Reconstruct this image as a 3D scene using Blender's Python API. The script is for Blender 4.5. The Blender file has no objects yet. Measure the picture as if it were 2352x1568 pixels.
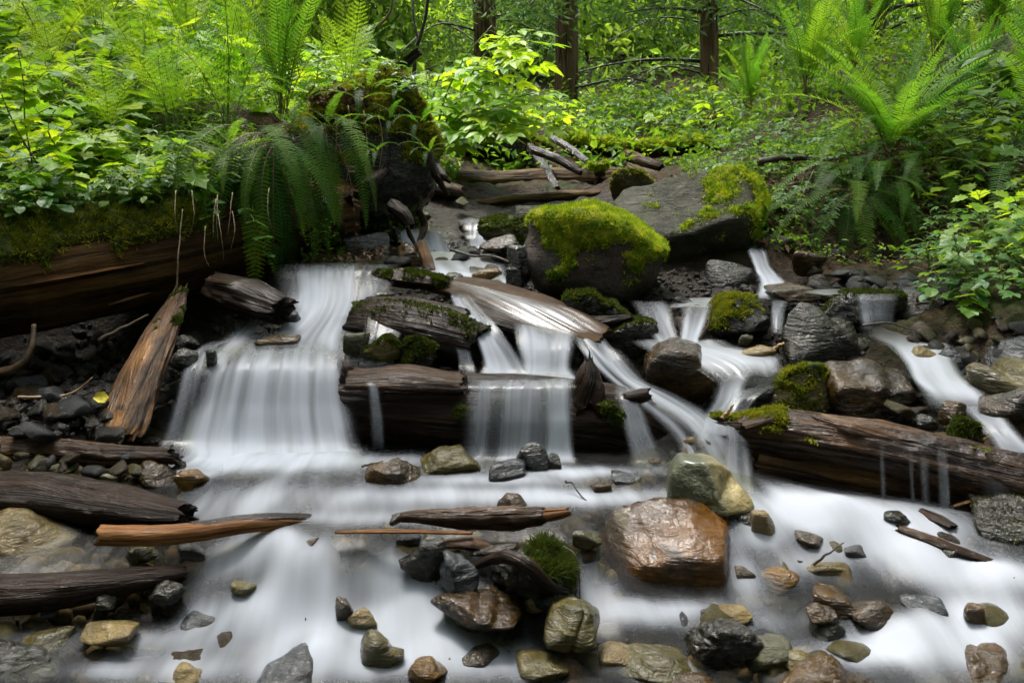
import bpy, bmesh, math, random
import numpy as np
from mathutils import Vector, Matrix

# ------------------------------------------------------------------ camera, sky, sun, exposure
scene = bpy.context.scene
COL = scene.collection
F = 2359.0; U0 = 1176.0; V0 = 784.0            # photograph measured on a 2352 x 1568 grid
TILT = math.radians(12.76); CT, ST = math.cos(TILT), math.sin(TILT)
CZ = 0.90
cam_d = bpy.data.cameras.new('camera'); cam = bpy.data.objects.new('camera', cam_d); COL.objects.link(cam)
cam.location = (0, 0, CZ); cam.rotation_euler = (math.radians(90) - TILT, 0, 0)
cam_d.sensor_width = 36; cam_d.lens = 36 * F / 2352; cam_d.clip_start = 0.05; cam_d.clip_end = 400
cam_d.dof.use_dof = True; cam_d.dof.focus_distance = 3.0; cam_d.dof.aperture_fstop = 16.0
scene.camera = cam
SUN_EL, SUN_AZ = math.radians(66), math.radians(-25)   # azimuth from +Y, clockwise
w = bpy.data.worlds.new('World'); scene.world = w; w.use_nodes = True
nt = w.node_tree; nt.nodes.clear()
sky = nt.nodes.new('ShaderNodeTexSky'); sky.sky_type = 'NISHITA'; sky.sun_disc = False
sky.sun_elevation = SUN_EL; sky.sun_rotation = SUN_AZ; sky.dust_density = 4.0; sky.air_density = 1.0; sky.ozone_density = 1.0
hs = nt.nodes.new('ShaderNodeHueSaturation'); hs.inputs['Saturation'].default_value = 0.35
bg = nt.nodes.new('ShaderNodeBackground'); bg.inputs['Strength'].default_value = 0.15
wo = nt.nodes.new('ShaderNodeOutputWorld')
nt.links.new(sky.outputs[0], hs.inputs['Color']); nt.links.new(hs.outputs[0], bg.inputs['Color']); nt.links.new(bg.outputs[0], wo.inputs[0])
sun_d = bpy.data.lights.new('sun', 'SUN'); sun_d.energy = 1.5; sun_d.angle = math.radians(14); sun_d.color = (1, .95, .87)
sun = bpy.data.objects.new('sun', sun_d); COL.objects.link(sun)
sdir = Vector((math.sin(SUN_AZ) * math.cos(SUN_EL), math.cos(SUN_AZ) * math.cos(SUN_EL), math.sin(SUN_EL)))
sun.rotation_euler = sdir.to_track_quat('Z', 'Y').to_euler(); sun.location = sdir * 40
scene.view_settings.view_transform = 'Standard'; scene.view_settings.look = 'None'
scene.view_settings.gamma = 1; scene.view_settings.exposure = 2.2; scene.view_settings.use_curve_mapping = False
cy = scene.cycles
cy.max_bounces = 6; cy.diffuse_bounces = 3; cy.glossy_bounces = 3; cy.transmission_bounces = 4; cy.transparent_max_bounces = 24
cy.caustics_reflective = False; cy.caustics_refractive = False; cy.use_denoising = True
cy.sample_clamp_indirect = 6

# ------------------------------------------------------------------ measuring helpers
def P(u, v, y):
    "world point seen at picture position (u, v) standing at depth y"
    up = (V0 - v) / F; k = y / (CT + up * ST)
    return np.array([(u - U0) / F * k, y, CZ + k * (-ST + up * CT)])
def PZ(u, v, z):
    up = (V0 - v) / F; k = (z - CZ) / (-ST + up * CT)
    return np.array([(u - U0) / F * k, k * (CT + up * ST), z])
def proj(p):
    p = np.atleast_2d(p); d = p[:, 1] * CT - (p[:, 2] - CZ) * ST; h = p[:, 1] * ST + (p[:, 2] - CZ) * CT
    d = np.maximum(d, .05)
    return U0 + F * p[:, 0] / d, V0 - F * h / d

# ------------------------------------------------------------------ noise
def _h(ix, iy, iz, seed):
    n = (ix.astype(np.int64) * 374761393 + iy.astype(np.int64) * 668265263 + iz.astype(np.int64) * 2147483647 + seed * 1274126177) & 0xFFFFFFFF
    n = ((n ^ (n >> 13)) * 1274126177) & 0xFFFFFFFF
    n = ((n ^ (n >> 16)) * 2246822519) & 0xFFFFFFFF
    return ((n ^ (n >> 15)) & 0xFFFFFF) / float(0xFFFFFF)
def vn(p, seed=0):
    p = np.asarray(p, float); i = np.floor(p).astype(np.int64); f = p - i; f = f * f * f * (f * (f * 6 - 15) + 10)
    r = 0
    for dx in (0, 1):
        for dy in (0, 1):
            for dz in (0, 1):
                wgt = (f[:, 0] if dx else 1 - f[:, 0]) * (f[:, 1] if dy else 1 - f[:, 1]) * (f[:, 2] if dz else 1 - f[:, 2])
                r = r + wgt * _h(i[:, 0] + dx, i[:, 1] + dy, i[:, 2] + dz, seed)
    return r * 2 - 1
def fbm(p, o=4, seed=0, g=.5):
    a = 1; r = 0; s = 0; p = np.asarray(p, float)
    for k in range(o):
        r = r + a * vn(p, seed + k * 17); s += a; a *= g; p = p * 2.03 + 11.3
    return r / s
def sstep(a, b, x): t = np.clip((x - a) / (b - a), 0, 1); return t * t * (3 - 2 * t)

# ------------------------------------------------------------------ mesh helpers
def mk_mesh(name, V, Fs, mats=(), smooth=True, uv=None, attrs=None, midx=None):
    "V (n,3); Fs list of int arrays (m,k)"
    me = bpy.data.meshes.new(name); V = np.asarray(V, np.float32)
    Fs = [np.asarray(f, np.int32) for f in (Fs if isinstance(Fs, (list, tuple)) else [Fs]) if len(f)]
    me.vertices.add(len(V)); me.vertices.foreach_set('co', V.ravel())
    nl = sum(f.size for f in Fs); npoly = sum(len(f) for f in Fs)
    me.loops.add(nl); me.polygons.add(npoly)
    li = np.concatenate([f.ravel() for f in Fs]); tot = np.concatenate([np.full(len(f), f.shape[1], np.int32) for f in Fs])
    st = np.concatenate([[0], np.cumsum(tot)[:-1]]).astype(np.int32)
    me.loops.foreach_set('vertex_index', li); me.polygons.foreach_set('loop_start', st); me.polygons.foreach_set('loop_total', tot)
    me.polygons.foreach_set('use_smooth', np.full(npoly, smooth, bool))
    for m in mats: me.materials.append(m)
    if midx is not None: me.polygons.foreach_set('material_index', np.asarray(midx, np.int32))
    if uv is not None:
        l = me.uv_layers.new(name='UVMap'); l.data.foreach_set('uv', np.asarray(uv, np.float32)[li].ravel())
    for k, a in (attrs or {}).items():
        at = me.attributes.new(k, 'FLOAT', 'POINT'); at.data.foreach_set('value', np.asarray(a, np.float32))
    me.update(calc_edges=True); me.validate(); return me
def ob(name, me, parent=None, loc=None, label=None, cat=None, group=None, kind=None):
    o = bpy.data.objects.new(name, me); COL.objects.link(o)
    if parent is not None: o.parent = parent
    if loc is not None: o.location = loc
    if label: o['label'] = label
    if cat: o['category'] = cat
    if group: o['group'] = group
    if kind: o['kind'] = kind
    return o
def thing(name, loc, label, cat, group=None, rz=0, sc=1):
    o = ob(name, None, None, loc, label, cat, group); o.rotation_euler = (0, 0, rz); o.scale = (sc, sc, sc); o.empty_display_size = .05
    return o
def grid_faces(nr, nc, wrap=False):
    r = np.arange(nr - 1)[:, None]; c = np.arange(nc if wrap else nc - 1)[None, :]; c2 = (c + 1) % nc
    return np.stack([(r * nc + c), (r * nc + c2), ((r + 1) * nc + c2), ((r + 1) * nc + c)], -1).reshape(-1, 4)
def vnormals(V, F4):
    n = np.zeros_like(V); a, b, c = V[F4[:, 0]], V[F4[:, 1]], V[F4[:, 2]]
    fn = np.cross(b - a, c - a)
    for k in range(F4.shape[1]): np.add.at(n, F4[:, k], fn)
    return n / np.maximum(np.linalg.norm(n, axis=1, keepdims=True), 1e-9)
def catmull(pts, n):
    pts = np.asarray(pts, float); m = len(pts); t = np.linspace(0, m - 1 - 1e-9, n); i = t.astype(int); f = (t - i)[:, None]
    if pts.ndim > 2: f = f.reshape((-1,) + (1,) * (pts.ndim - 1))
    g = lambda k: pts[np.clip(k, 0, m - 1)]
    p0, p1, p2, p3 = g(i - 1), g(i), g(i + 1), g(i + 2)
    return .5 * (2 * p1 + (p2 - p0) * f + (2 * p0 - 5 * p1 + 4 * p2 - p3) * f ** 2 + (3 * p1 - p0 - 3 * p2 + p3) * f ** 3)

# ------------------------------------------------------------------ materials
class NT:
    def __init__(s, name):
        s.m = bpy.data.materials.new(name); s.m.use_nodes = True; s.t = s.m.node_tree; s.t.nodes.clear()
        s.out = s.n('OutputMaterial')
    def n(s, typ, **kw):
        x = s.t.nodes.new('ShaderNode' + typ)
        for k, v in kw.items():
            if hasattr(x, k) and k not in x.inputs: setattr(x, k, v)
            else: s.set(x, k, v)
        return x
    def set(s, x, k, v):
        i = x.inputs[k]
        if isinstance(v, bpy.types.NodeSocket): s.t.links.new(v, i)
        elif hasattr(v, 'outputs'): s.t.links.new(v.outputs[0], i)
        else: i.default_value = v if not (isinstance(v, tuple) and len(v) == 3 and i.type == 'RGBA') else v + (1,)
    def noise(s, vec, scale, detail=4, rough=.55, dist=0):
        x = s.n('TexNoise'); s.set(x, 'Vector', vec); s.set(x, 'Scale', scale); s.set(x, 'Detail', detail); s.set(x, 'Roughness', rough); s.set(x, 'Distortion', dist)
        return x.outputs['Fac']
    def ramp(s, fac, *stops):
        x = s.n('ValToRGB'); s.set(x, 'Fac', fac); e = x.color_ramp.elements
        while len(e) < len(stops): e.new(.5)
        for k, (p, c) in enumerate(stops):
            e[k].position = p; e[k].color = (c + (1,)) if isinstance(c, tuple) else (c, c, c, 1)
        return x.outputs[0]
    def mix(s, fac, a, b, blend='MIX'):
        x = s.n('Mix'); x.data_type = 'RGBA'; x.blend_type = blend; s.set(x, 0, fac)
        for k, v in ((6, a), (7, b)):
            if isinstance(v, bpy.types.NodeSocket): s.t.links.new(v, x.inputs[k])
            else: x.inputs[k].default_value = v + (1,) if len(v) == 3 else v
        return x.outputs[2]
    def math(s, op, a, b=0.5, c=None, clamp=False):
        x = s.n('Math'); x.operation = op; x.use_clamp = clamp; s.set(x, 0, a); s.set(x, 1, b)
        if c is not None: s.set(x, 2, c)
        return x.outputs[0]
    def mapping(s, vec, scale=(1, 1, 1), rot=(0, 0, 0), loc=(0, 0, 0)):
        x = s.n('Mapping'); s.set(x, 'Vector', vec); x.inputs['Scale'].default_value = scale; x.inputs['Rotation'].default_value = rot; x.inputs['Location'].default_value = loc
        return x.outputs[0]
    def bump(s, h, strength=.5, dist=.01, normal=None):
        x = s.n('Bump'); s.set(x, 'Height', h); s.set(x, 'Strength', strength); s.set(x, 'Distance', dist)
        if normal is not None: s.set(x, 'Normal', normal)
        return x.outputs[0]
    def coord(s, k='Object'): return s.n('TexCoord').outputs[k]
    def attr(s, name): x = s.n('Attribute'); x.attribute_name = name; return x.outputs['Fac']
    def done(s, sh): s.t.links.new(sh, s.out.inputs[0]); return s.m
    def principled(s, **kw):
        x = s.n('BsdfPrincipled')
        for k, v in kw.items(): s.set(x, k.replace('_', ' '), v)
        return x.outputs[0]
    def shmix(s, fac, a, b):
        x = s.n('MixShader'); s.set(x, 0, fac); s.t.links.new(a, x.inputs[1]); s.t.links.new(b, x.inputs[2]); return x.outputs[0]

def mat_rock(name, c1, c2, c3, sc=14, rough=(.18, .5), bump=.6, fine=70, spots=None, spec=.4, coat=.9):
    s = NT(name); co = s.coord(); r = s.n('ObjectInfo').outputs['Random']
    off = s.n('VectorMath'); off.operation = 'ADD'; s.set(off, 0, co); cb = s.n('CombineXYZ'); s.set(cb, 0, s.math('MULTIPLY', r, 9)); s.set(cb, 1, s.math('MULTIPLY', r, 5)); s.set(off, 1, cb.outputs[0])
    co = off.outputs[0]
    n1 = s.noise(co, sc, 6, .6, .4); n2 = s.noise(co, fine, 5, .65); n3 = s.noise(co, sc * .4, 3)
    str_ = s.noise(s.mapping(co, (1, 1, 4.5), (.35, .2, 0)), sc * 1.7, 5, .6, .8)
    c = s.mix(s.ramp(n1, (.35, 0.), (.68, 1.)), c1, c2); c = s.mix(s.ramp(n3, (.45, 0.), (.65, .85)), c, c3)
    c = s.mix(.55, c, s.ramp(n2, (.3, .35), (.7, 1.25)), 'MULTIPLY')
    if spots: c = s.mix(s.ramp(s.noise(co, sc * 1.3, 5, .7), (.56, 0.), (.64, 1.)), c, spots)
    hsv = s.n('HueSaturation'); s.set(hsv, 'Color', c); s.set(hsv, 'Value', s.math('MULTIPLY_ADD', r, .4, .55)); s.set(hsv, 'Saturation', 1.3); 
    rg = s.n('MapRange'); s.set(rg, 0, s.noise(co, sc * 2.5, 4)); rg.inputs[1].default_value = .35; rg.inputs[2].default_value = .65; rg.inputs[3].default_value = rough[0]; rg.inputs[4].default_value = rough[1]
    b = s.bump(str_, bump * .9, .02); b = s.bump(n1, bump, .02, b); b = s.bump(n2, bump * .7, .006, b)
    b2 = s.bump(s.noise(co, sc * 3.2, 5, .62), .55, .012, s.bump(str_, .6, .02))
    return s.done(s.principled(Base_Color=hsv.outputs[0], Roughness=rg.outputs[0], Normal=b, Specular_IOR_Level=spec * .25, Coat_Weight=coat, Coat_Roughness=.05, Coat_IOR=1.38, Coat_Normal=b2))

def mat_wood(name, c1, c2, c3, rough=(.2, .5), bump=.8, su=2.2, sv=46, dirt=None, coat=.0):
    s = NT(name); uv = s.coord('UV'); co = s.coord('Object')
    g = s.noise(s.mapping(uv, (su, sv, 1)), 1.0, 7, .62, .35); g2 = s.noise(s.mapping(uv, (su * 3, sv * 2.6, 1)), 1.0, 6, .65, .2)
    n3 = s.noise(co, 5, 4); n4 = s.noise(s.mapping(uv, (8, 22, 1)), 1, 5, .65)
    c = s.mix(s.ramp(g, (.36, 0.), (.64, 1.)), c1, c2); c = s.mix(s.ramp(n3, (.42, 0.), (.66, .9)), c, c3)
    c = s.mix(.6, c, s.ramp(g2, (.32, .3), (.66, 1.25)), 'MULTIPLY')
    if dirt: c = s.mix(s.ramp(n4, (.52, 0.), (.62, .9)), c, dirt)
    cr = s.noise(s.mapping(uv, (su * .45, sv * 1.1, 1), loc=(5, 2, 0)), 1.0, 3, .5, .6); crk = s.ramp(cr, (.455, 1.), (.485, .12), (.515, 1.))
    c = s.mix(1.0, c, (.92, .76, .58), 'MULTIPLY'); c = s.mix(1.0, c, crk, 'MULTIPLY')
    rg = s.n('MapRange'); s.set(rg, 0, s.noise(co, 24, 4)); rg.inputs[1].default_value = .35; rg.inputs[2].default_value = .65; rg.inputs[3].default_value = rough[0]; rg.inputs[4].default_value = rough[1]
    b = s.bump(g, bump, .03); b = s.bump(g2, bump * .8, .01, b); b = s.bump(n4, bump * .4, .015, b); b = s.bump(crk, bump * .8, .012, b)
    return s.done(s.principled(Base_Color=c, Roughness=rg.outputs[0], Normal=b, Specular_IOR_Level=.12, Coat_Weight=coat, Coat_Roughness=.06, Coat_IOR=1.35, Coat_Normal=s.bump(n4, .8, .02, s.bump(g, .9, .03))))

def mat_leaf(name, c, ct, rough=.4, trans=.45, var=.35, pos=False, spec=.35, hue=.03):
    s = NT(name)
    if pos: r = s.ramp(s.noise(s.coord('Object'), pos, 3, .7), (.3, 0.), (.7, 1.))
    else:
        oi = s.n('ObjectInfo').outputs['Random']; r = oi
    h = s.n('HueSaturation'); s.set(h, 'Color', c); s.set(h, 'Value', s.math('MULTIPLY_ADD', r, var * 2, 1 - var)); s.set(h, 'Hue', s.math('MULTIPLY_ADD', r, -hue * 2, .5 + hue))
    h2 = s.n('HueSaturation'); s.set(h2, 'Color', ct); s.set(h2, 'Value', s.math('MULTIPLY_ADD', r, var * 2, 1 - var)); s.set(h2, 'Hue', s.math('MULTIPLY_ADD', r, -hue * 2, .5 + hue))
    p = s.principled(Base_Color=h.outputs[0], Roughness=rough, Specular_IOR_Level=spec)
    t = s.n('BsdfTranslucent'); s.set(t, 'Color', h2.outputs[0])
    return s.done(s.shmix(trans, p, t.outputs[0]))
def mat_plain(name, c, rough=.6, nscale=30, bump=.4, var=.5, c2=None):
    s = NT(name); co = s.coord(); n = s.noise(co, nscale, 5, .6); n2 = s.noise(co, nscale * 3, 4)
    col = s.mix(s.ramp(n, (.35, 0.), (.65, 1.)), tuple(x * (1 - var) for x in c), c2 or tuple(min(1, x * (1 + var)) for x in c))
    return s.done(s.principled(Base_Color=col, Roughness=rough, Normal=s.bump(n2, bump, .006, s.bump(n, bump, .01))))

M = {}
M['r_grey'] = mat_rock('rock_grey', (.075, .075, .06), (.15, .145, .115), (.07, .075, .035), rough=(.5, .8), coat=.12, bump=1.0)
M['r_dark'] = mat_rock('rock_dark_wet', (.011, .010, .008), (.036, .032, .024), (.02, .022, .011), rough=(.12, .38), bump=.8)
M['r_brown'] = mat_rock('rock_brown_wet', (.034, .021, .009), (.10, .06, .024), (.022, .017, .009), rough=(.12, .4), bump=.7)
M['r_orange'] = mat_rock('rock_orange', (.075, .04, .018), (.17, .092, .044), (.042, .026, .015), rough=(.15, .4), sc=9, spots=(.03, .02, .012))
M['r_olive'] = mat_rock('rock_olive', (.07, .062, .027), (.15, .122, .05), (.045, .045, .02), rough=(.2, .45))
M['r_tan'] = mat_rock('rock_tan', (.17, .125, .06), (.28, .225, .13), (.10, .08, .04), rough=(.25, .5), sc=18)
M['r_slate'] = mat_rock('rock_slate', (.02, .023, .026), (.06, .066, .07), (.035, .035, .03), rough=(.12, .35), bump=.6)
M['r_amber'] = mat_rock('rock_amber', (.12, .062, .012), (.24, .13, .03), (.07, .04, .012), rough=(.15, .4))
M['r_granite'] = mat_rock('rock_granite', (.10, .085, .07), (.24, .21, .18), (.15, .105, .095), sc=30, fine=120, rough=(.3, .6), bump=.9, coat=.35)
M['w_log'] = mat_wood('wood_grey_brown', (.05, .03, .013), (.19, .12, .052), (.026, .016, .008), rough=(.35, .7))
M['w_dark'] = mat_wood('wood_dark_wet', (.009, .005, .003), (.04, .021, .009), (.02, .011, .006), rough=(.35, .6), bump=.8, coat=.32)
M['w_wet'] = mat_wood('wood_brown_wet', (.026, .014, .006), (.11, .062, .025), (.017, .010, .006), rough=(.3, .55), bump=1, coat=.45)
M['w_orange'] = mat_wood('wood_rotten_orange', (.10, .055, .02), (.31, .18, .07), (.06, .034, .015), rough=(.4, .6), coat=.25, bump=.9, dirt=(.02, .014, .008))
M['w_tan'] = mat_wood('wood_tan', (.22, .11, .045), (.40, .23, .105), (.16, .075, .03), rough=(.3, .55))
M['w_bark'] = mat_wood('bark_black_wet', (.012, .009, .009), (.045, .033, .03), (.02, .014, .011), rough=(.2, .4), coat=.8)
M['w_pale'] = mat_wood('wood_pale_weathered', (.06, .042, .023), (.2, .145, .082), (.04, .028, .017), rough=(.28, .6))
M['w_soaked'] = mat_wood('wood_soaked_brown', (.05, .034, .02), (.12, .085, .05), (.035, .024, .014), rough=(.55, .75), bump=.35, su=1.5, sv=24)
M['bark'] = mat_wood('conifer_bark', (.085, .062, .045), (.32, .25, .185), (.2, .17, .135), rough=(.7, .95), bump=1, su=1.2, sv=30)
M['twig'] = mat_plain('twig_brown', (.11, .068, .035), .5)
M['twig_dark'] = mat_plain('twig_dark', (.035, .025, .016), .45)
M['twig_tan'] = mat_plain('twig_tan', (.34, .21, .10), .5)
M['litter'] = mat_plain('dead_fern_brown', (.12, .062, .026), .7, 40)
M['straw'] = mat_plain('dry_stem_straw', (.2, .14, .07), .6, 40)
M['moss'] = mat_leaf('moss_yellow_green', (.28, .38, .02), (.38, .50, .024), .7, .35, .6, pos=26, spec=.1, hue=.045)
M['moss_dark'] = mat_leaf('moss_deep_green', (.045, .065, .008), (.08, .11, .01), .7, .3, .5, pos=30, spec=.15)
M['moss_olive'] = mat_leaf('moss_olive', (.22, .24, .02), (.3, .32, .02), .7, .3, .5, pos=26, spec=.1)
M['fern'] = mat_leaf('sword_fern_green', (.10, .24, .018), (.24, .50, .022), .42, .5, .3, spec=.2)
M['fern_dark'] = mat_leaf('sword_fern_old_blue_green', (.042, .115, .012), (.08, .18, .012), .45, .3, .4, spec=.08)
M['fern_light'] = mat_leaf('lady_fern_light', (.19, .36, .02), (.40, .64, .022), .45, .5, .25)
M['leaf_lime'] = mat_leaf('leaf_lime', (.22, .38, .016), (.45, .68, .02), .42, .5, .28)
M['leaf_mid'] = mat_leaf('leaf_mid_green', (.09, .20, .018), (.20, .37, .015), .4, .45, .35)
M['leaf_cool'] = mat_leaf('leaf_cool_green', (.08, .20, .04), (.16, .34, .035), .4, .4, .35)
M['leaf_pos'] = mat_leaf('groundcover_leaf', (.10, .21, .02), (.22, .40, .018), .45, .45, .5, pos=14)
M['crown_con'] = mat_leaf('conifer_needles', (.085, .16, .055), (.17, .31, .055), .55, .35, .5, pos=2.2)
M['crown_lime'] = mat_leaf('maple_leaves', (.26, .42, .03), (.50, .70, .04), .5, .5, .5, pos=1.3)
M['crown_mid'] = mat_leaf('understory_leaves', (.13, .25, .035), (.28, .47, .035), .5, .45, .5, pos=1.7)
M['rachis'] = mat_plain('fern_stem', (.16, .13, .035), .5)
M['rachis_b'] = mat_plain('fern_stem_brown', (.14, .07, .025), .5)
M['stem_g'] = mat_plain('green_stem', (.12, .19, .03), .5)
M['flower'] = mat_plain('tiny_white_flower', (.75, .75, .7), .6)

# ------------------------------------------------------------------ lie of the land: measured points -> smooth surface
STREAM = [  # u, v, z  of the water surface or the wet bed
 (-200,1568,0),(0,1568,0),(400,1568,0),(800,1568,-.01),(1200,1568,-.01),(1600,1568,-.01),(2000,1568,-.01),(2352,1568,0),(2600,1560,.02),
 (100,1450,.02),(500,1460,.01),(950,1450,.0),(1250,1460,.0),(1550,1440,.0),(1900,1450,.01),(2250,1460,.02),
 (-150,1300,.09),(0,1300,.085),(200,1280,.085),(400,1265,.10),(100,1190,.12),(400,1190,.12),(600,1185,.125),(-150,1190,.13),
 (600,1290,.09),(600,1380,.04),(850,1265,.105),(900,1400,.015),(760,1300,.085),
 (1000,1160,.13),(1200,1120,.135),(1400,1120,.135),(700,1100,.135),(500,1085,.135),(900,1060,.135),(1300,1080,.14),(1500,1060,.14),
 (1100,1240,.10),(1100,1400,.03),(1250,1420,.015),(1300,1250,.10),(1350,1380,.03),(1450,1180,.125),
 (1750,1160,.125),(1900,1150,.125),(2050,1180,.12),(1800,1280,.07),(2000,1280,.07),(2200,1250,.09),(1850,1400,.02),(2100,1400,.03),(2300,1380,.05),(1700,1380,.025),
 (450,1030,.14),(600,1040,.14),(800,1040,.14),
 (720,615,.43),(850,610,.43),(700,700,.375),
 (950,690,.39),(1150,700,.37),(1250,700,.375),(1100,640,.42),(1000,590,.445),(1100,570,.455),(950,545,.465),(1050,525,.48),(1130,500,.50),
 (1560,395,.56),(1640,385,.565),(1480,400,.56),(1200,462,.52),(1050,475,.51),
 (1480,705,.365),(1560,705,.375),(1700,675,.395),(1760,645,.42),(1750,580,.46),(1560,795,.305),(1700,805,.305),(1650,880,.265),(1600,960,.21),(1690,1070,.14),
 (1950,660,.42),(2100,665,.42),(2000,765,.35),(2150,770,.36),(2200,840,.31),(2180,920,.26),(2270,980,.235),(2352,1050,.20),(2500,1000,.25),
 (2200,1175,.12),(2400,1190,.13),
 (0,980,.20),(150,930,.235),(250,860,.275),(350,770,.26),(100,790,.25),(0,860,.24),(500,745,.29),(560,700,.33),(430,880,.22),(-200,800,.25),(330,1010,.165),(-200,900,.27)]
BANK = [    # u, v, depth  of dry ground
 (-500,560,2.9),(-300,530,3.05),(0,500,3.15),(300,490,3.35),(600,440,3.8),(0,330,3.8),(300,300,4.1),(600,260,4.4),(0,150,5.2),(500,150,5.6),(-600,200,4.5),(0,60,7),(600,120,7.5),
 (2200,700,2.6),(2352,700,2.45),(2352,560,2.9),(2150,590,3.3),(1950,600,3.4),(2050,590,3.45),(1850,560,3.55),(2352,420,3.6),(2050,352,4.0),(2050,372,3.85),(1950,380,3.85),(2150,380,3.8),(1880,440,3.8),(2250,350,4.1),(1800,400,4.2),(1700,350,4.9),
 (1850,210,5.6),(2100,200,5.5),(2352,250,4.8),(2352,100,6.6),(2000,120,7.2),(2700,500,3),(2700,300,4),(2700,100,5.5),
 (1100,385,5.35),(1100,325,6),(1250,330,6.1),(1400,335,6.3),(1550,325,7),(1650,340,6.3),(1000,290,7),(900,400,4.8),(900,560,3.75),(800,600,3.3),(850,300,5.5)]
cp = np.array([PZ(*a) for a in STREAM] + [P(*a) for a in BANK] +
    [np.array(a) for a in [(-1.5,.8,-.05),(0,.8,-.08),(1.5,.8,-.05),(-3,1.2,.2),(3,1.2,.2),(-2.4,2,.3),(2.4,2,.35),(-4.5,3,.8),(4.5,3,.9),
     *[(q, 2.37, .11) for q in (-.78, -.6, -.4, -.2, 0, .2, .36)], *[(q, 2.3, .12) for q in (-.7, -.5, -.3, -.1, .1, .3)], (-.78, 2.52, .29), (-.6, 2.52, .29), (-.4, 2.54, .295), (-.2, 2.54, .28), (0, 2.54, .275), (.2, 2.53, .27),
     (.62, 2.22, .10), (.8, 2.14, .10), (1.0, 2.04, .10), (.62, 2.32, .2), (.85, 2.27, .22), (1.1, 2.2, .24),
     (0,9,.82),(-3,9,1.25),(3,9,1.15),(-6,6,1.5),(6,6,1.6),(-7,10,1.6),(7,10,1.7),(1.5,9,.95),(-1.3,9,.95)]])
def _k(a, b): return np.sqrt(((a[:, None, :2] - b[None, :, :2]) ** 2).sum(-1) + .0004)
_A = _k(cp, cp); _n = len(cp)
_w = np.linalg.solve(np.block([[_A - .012 * np.eye(_n), np.ones((_n, 1))], [np.ones((1, _n)), np.zeros((1, 1))]]), np.append(cp[:, 2], 0))
def hill(x, y): return .88 + .15 * np.maximum(y - 11, 0) + .035 * np.maximum(np.abs(x) - 3, 0) * np.clip(y / 10, 0, 2) + .25 * fbm(np.stack([x * .3, y * .3, 0 * x], -1), 3, 5)
def surf(x, y):
    "height of water or ground at x, y"
    x = np.atleast_1d(np.asarray(x, float)).ravel(); y = np.atleast_1d(np.asarray(y, float)).ravel(); out = np.empty(len(x))
    for i in range(0, len(x), 20000):
        q = np.stack([x[i:i + 20000], y[i:i + 20000]], -1); out[i:i + 20000] = _k(q, cp) @ _w[:-1] + _w[-1]
    t = np.maximum(sstep(7.5, 10.5, y), sstep(4.5, 8, np.abs(x)) * sstep(2, 6, y))
    return out * (1 - t) + t * hill(x, y)
def surf1(x, y): return float(surf(x, y)[0])
def hit(u, v, lift=0.):
    "depth at which the sight line through (u, v) meets the ground"
    ys = np.linspace(1.1, 9, 500); up = (V0 - v) / F; kk = ys / (CT + up * ST); px = (u - U0) / F * kk; pz = CZ + kk * (-ST + up * CT); z = surf(px, ys) + lift
    k = np.argmax(pz <= z); return ys[k] if pz[k] <= z[k] else 9.0
# wet channel mask (1 in the stream)
_sp = np.array([PZ(*a)[:2] for a in STREAM]); _bp = np.array([P(*a)[:2] for a in BANK])
def wet(x, y):
    q = np.stack([np.ravel(x), np.ravel(y)], -1)
    out = np.empty(len(q))
    for i in range(0, len(q), 20000):
        c = q[i:i + 20000]; a = np.sqrt(((c[:, None] - _sp) ** 2).sum(-1)).min(1); b = np.sqrt(((c[:, None] - _bp) ** 2).sum(-1)).min(1)
        out[i:i + 20000] = sstep(-.15, .2, b - a) * (c[:, 1] < 5.5)
    return out
def axis(a, fine, b, step, far):
    inner = np.arange(a, b, fine); s = [inner[-1]]; d = fine
    while s[-1] < far: d *= step; s.append(s[-1] + d)
    return inner, np.array(s[1:])
xi, xo = axis(-2.0, .022, 2.0, 1.13, 70); gx = np.concatenate([-xo[::-1], xi, xo])
yi, yo = axis(.7, .022, 4.6, 1.06, 110); gy = np.concatenate([[-30, -10, -3, -1, 0, .4], yi, yo])
X, Y = np.meshgrid(gx, gy); x, y = X.ravel(), Y.ravel()
wt = wet(x, np.maximum(y, .7)); z = surf(x, np.maximum(y, .7))
p3 = np.stack([x, y, z], -1)
mid_ = sstep(2.25, 2.45, y) * sstep(3.7, 3.3, y) * wt
rel = np.abs(fbm(p3 * 9, 3, 3)) * .035 + .022 * fbm(p3 * 26, 3, 8)
near = sstep(8, 5, y)
Z = z - wt * .05 - .04 * mid_ + near * (rel * (1 - .45 * wt) - .012) + (1 - near) * .12 * fbm(p3 * .8, 3, 4)
s = NT('ground_soil'); co = s.coord(); n1 = s.noise(co, 5, 6, .6); n2 = s.noise(co, 42, 6, .65); wa = s.attr('wet')
soil = s.mix(s.ramp(n2, (.35, 0.), (.65, 1.)), (.022, .014, .008), (.085, .05, .026)); soil = s.mix(s.ramp(n1, (.5, 0.), (.62, .9)), soil, (.035, .05, .01))
bed = s.mix(s.ramp(n2, (.35, 0.), (.68, 1.)), (.008, .007, .005), (.04, .03, .018)); bed = s.mix(s.ramp(n1, (.45, 0.), (.65, .8)), bed, (.018, .014, .008))
c = s.mix(wa, soil, bed)
rg = s.math('MULTIPLY_ADD', wa, -.3, .85)
M['ground'] = s.done(s.principled(Specular_IOR_Level=.2, Base_Color=c, Roughness=rg, Normal=s.bump(n2, 1, .03, s.bump(n1, .5, .05))))
ground = ob('ground', mk_mesh('ground', np.stack([x, y, Z], -1), grid_faces(len(gy), len(gx)), [M['ground']], attrs={'wet': wt}), kind='structure')

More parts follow.
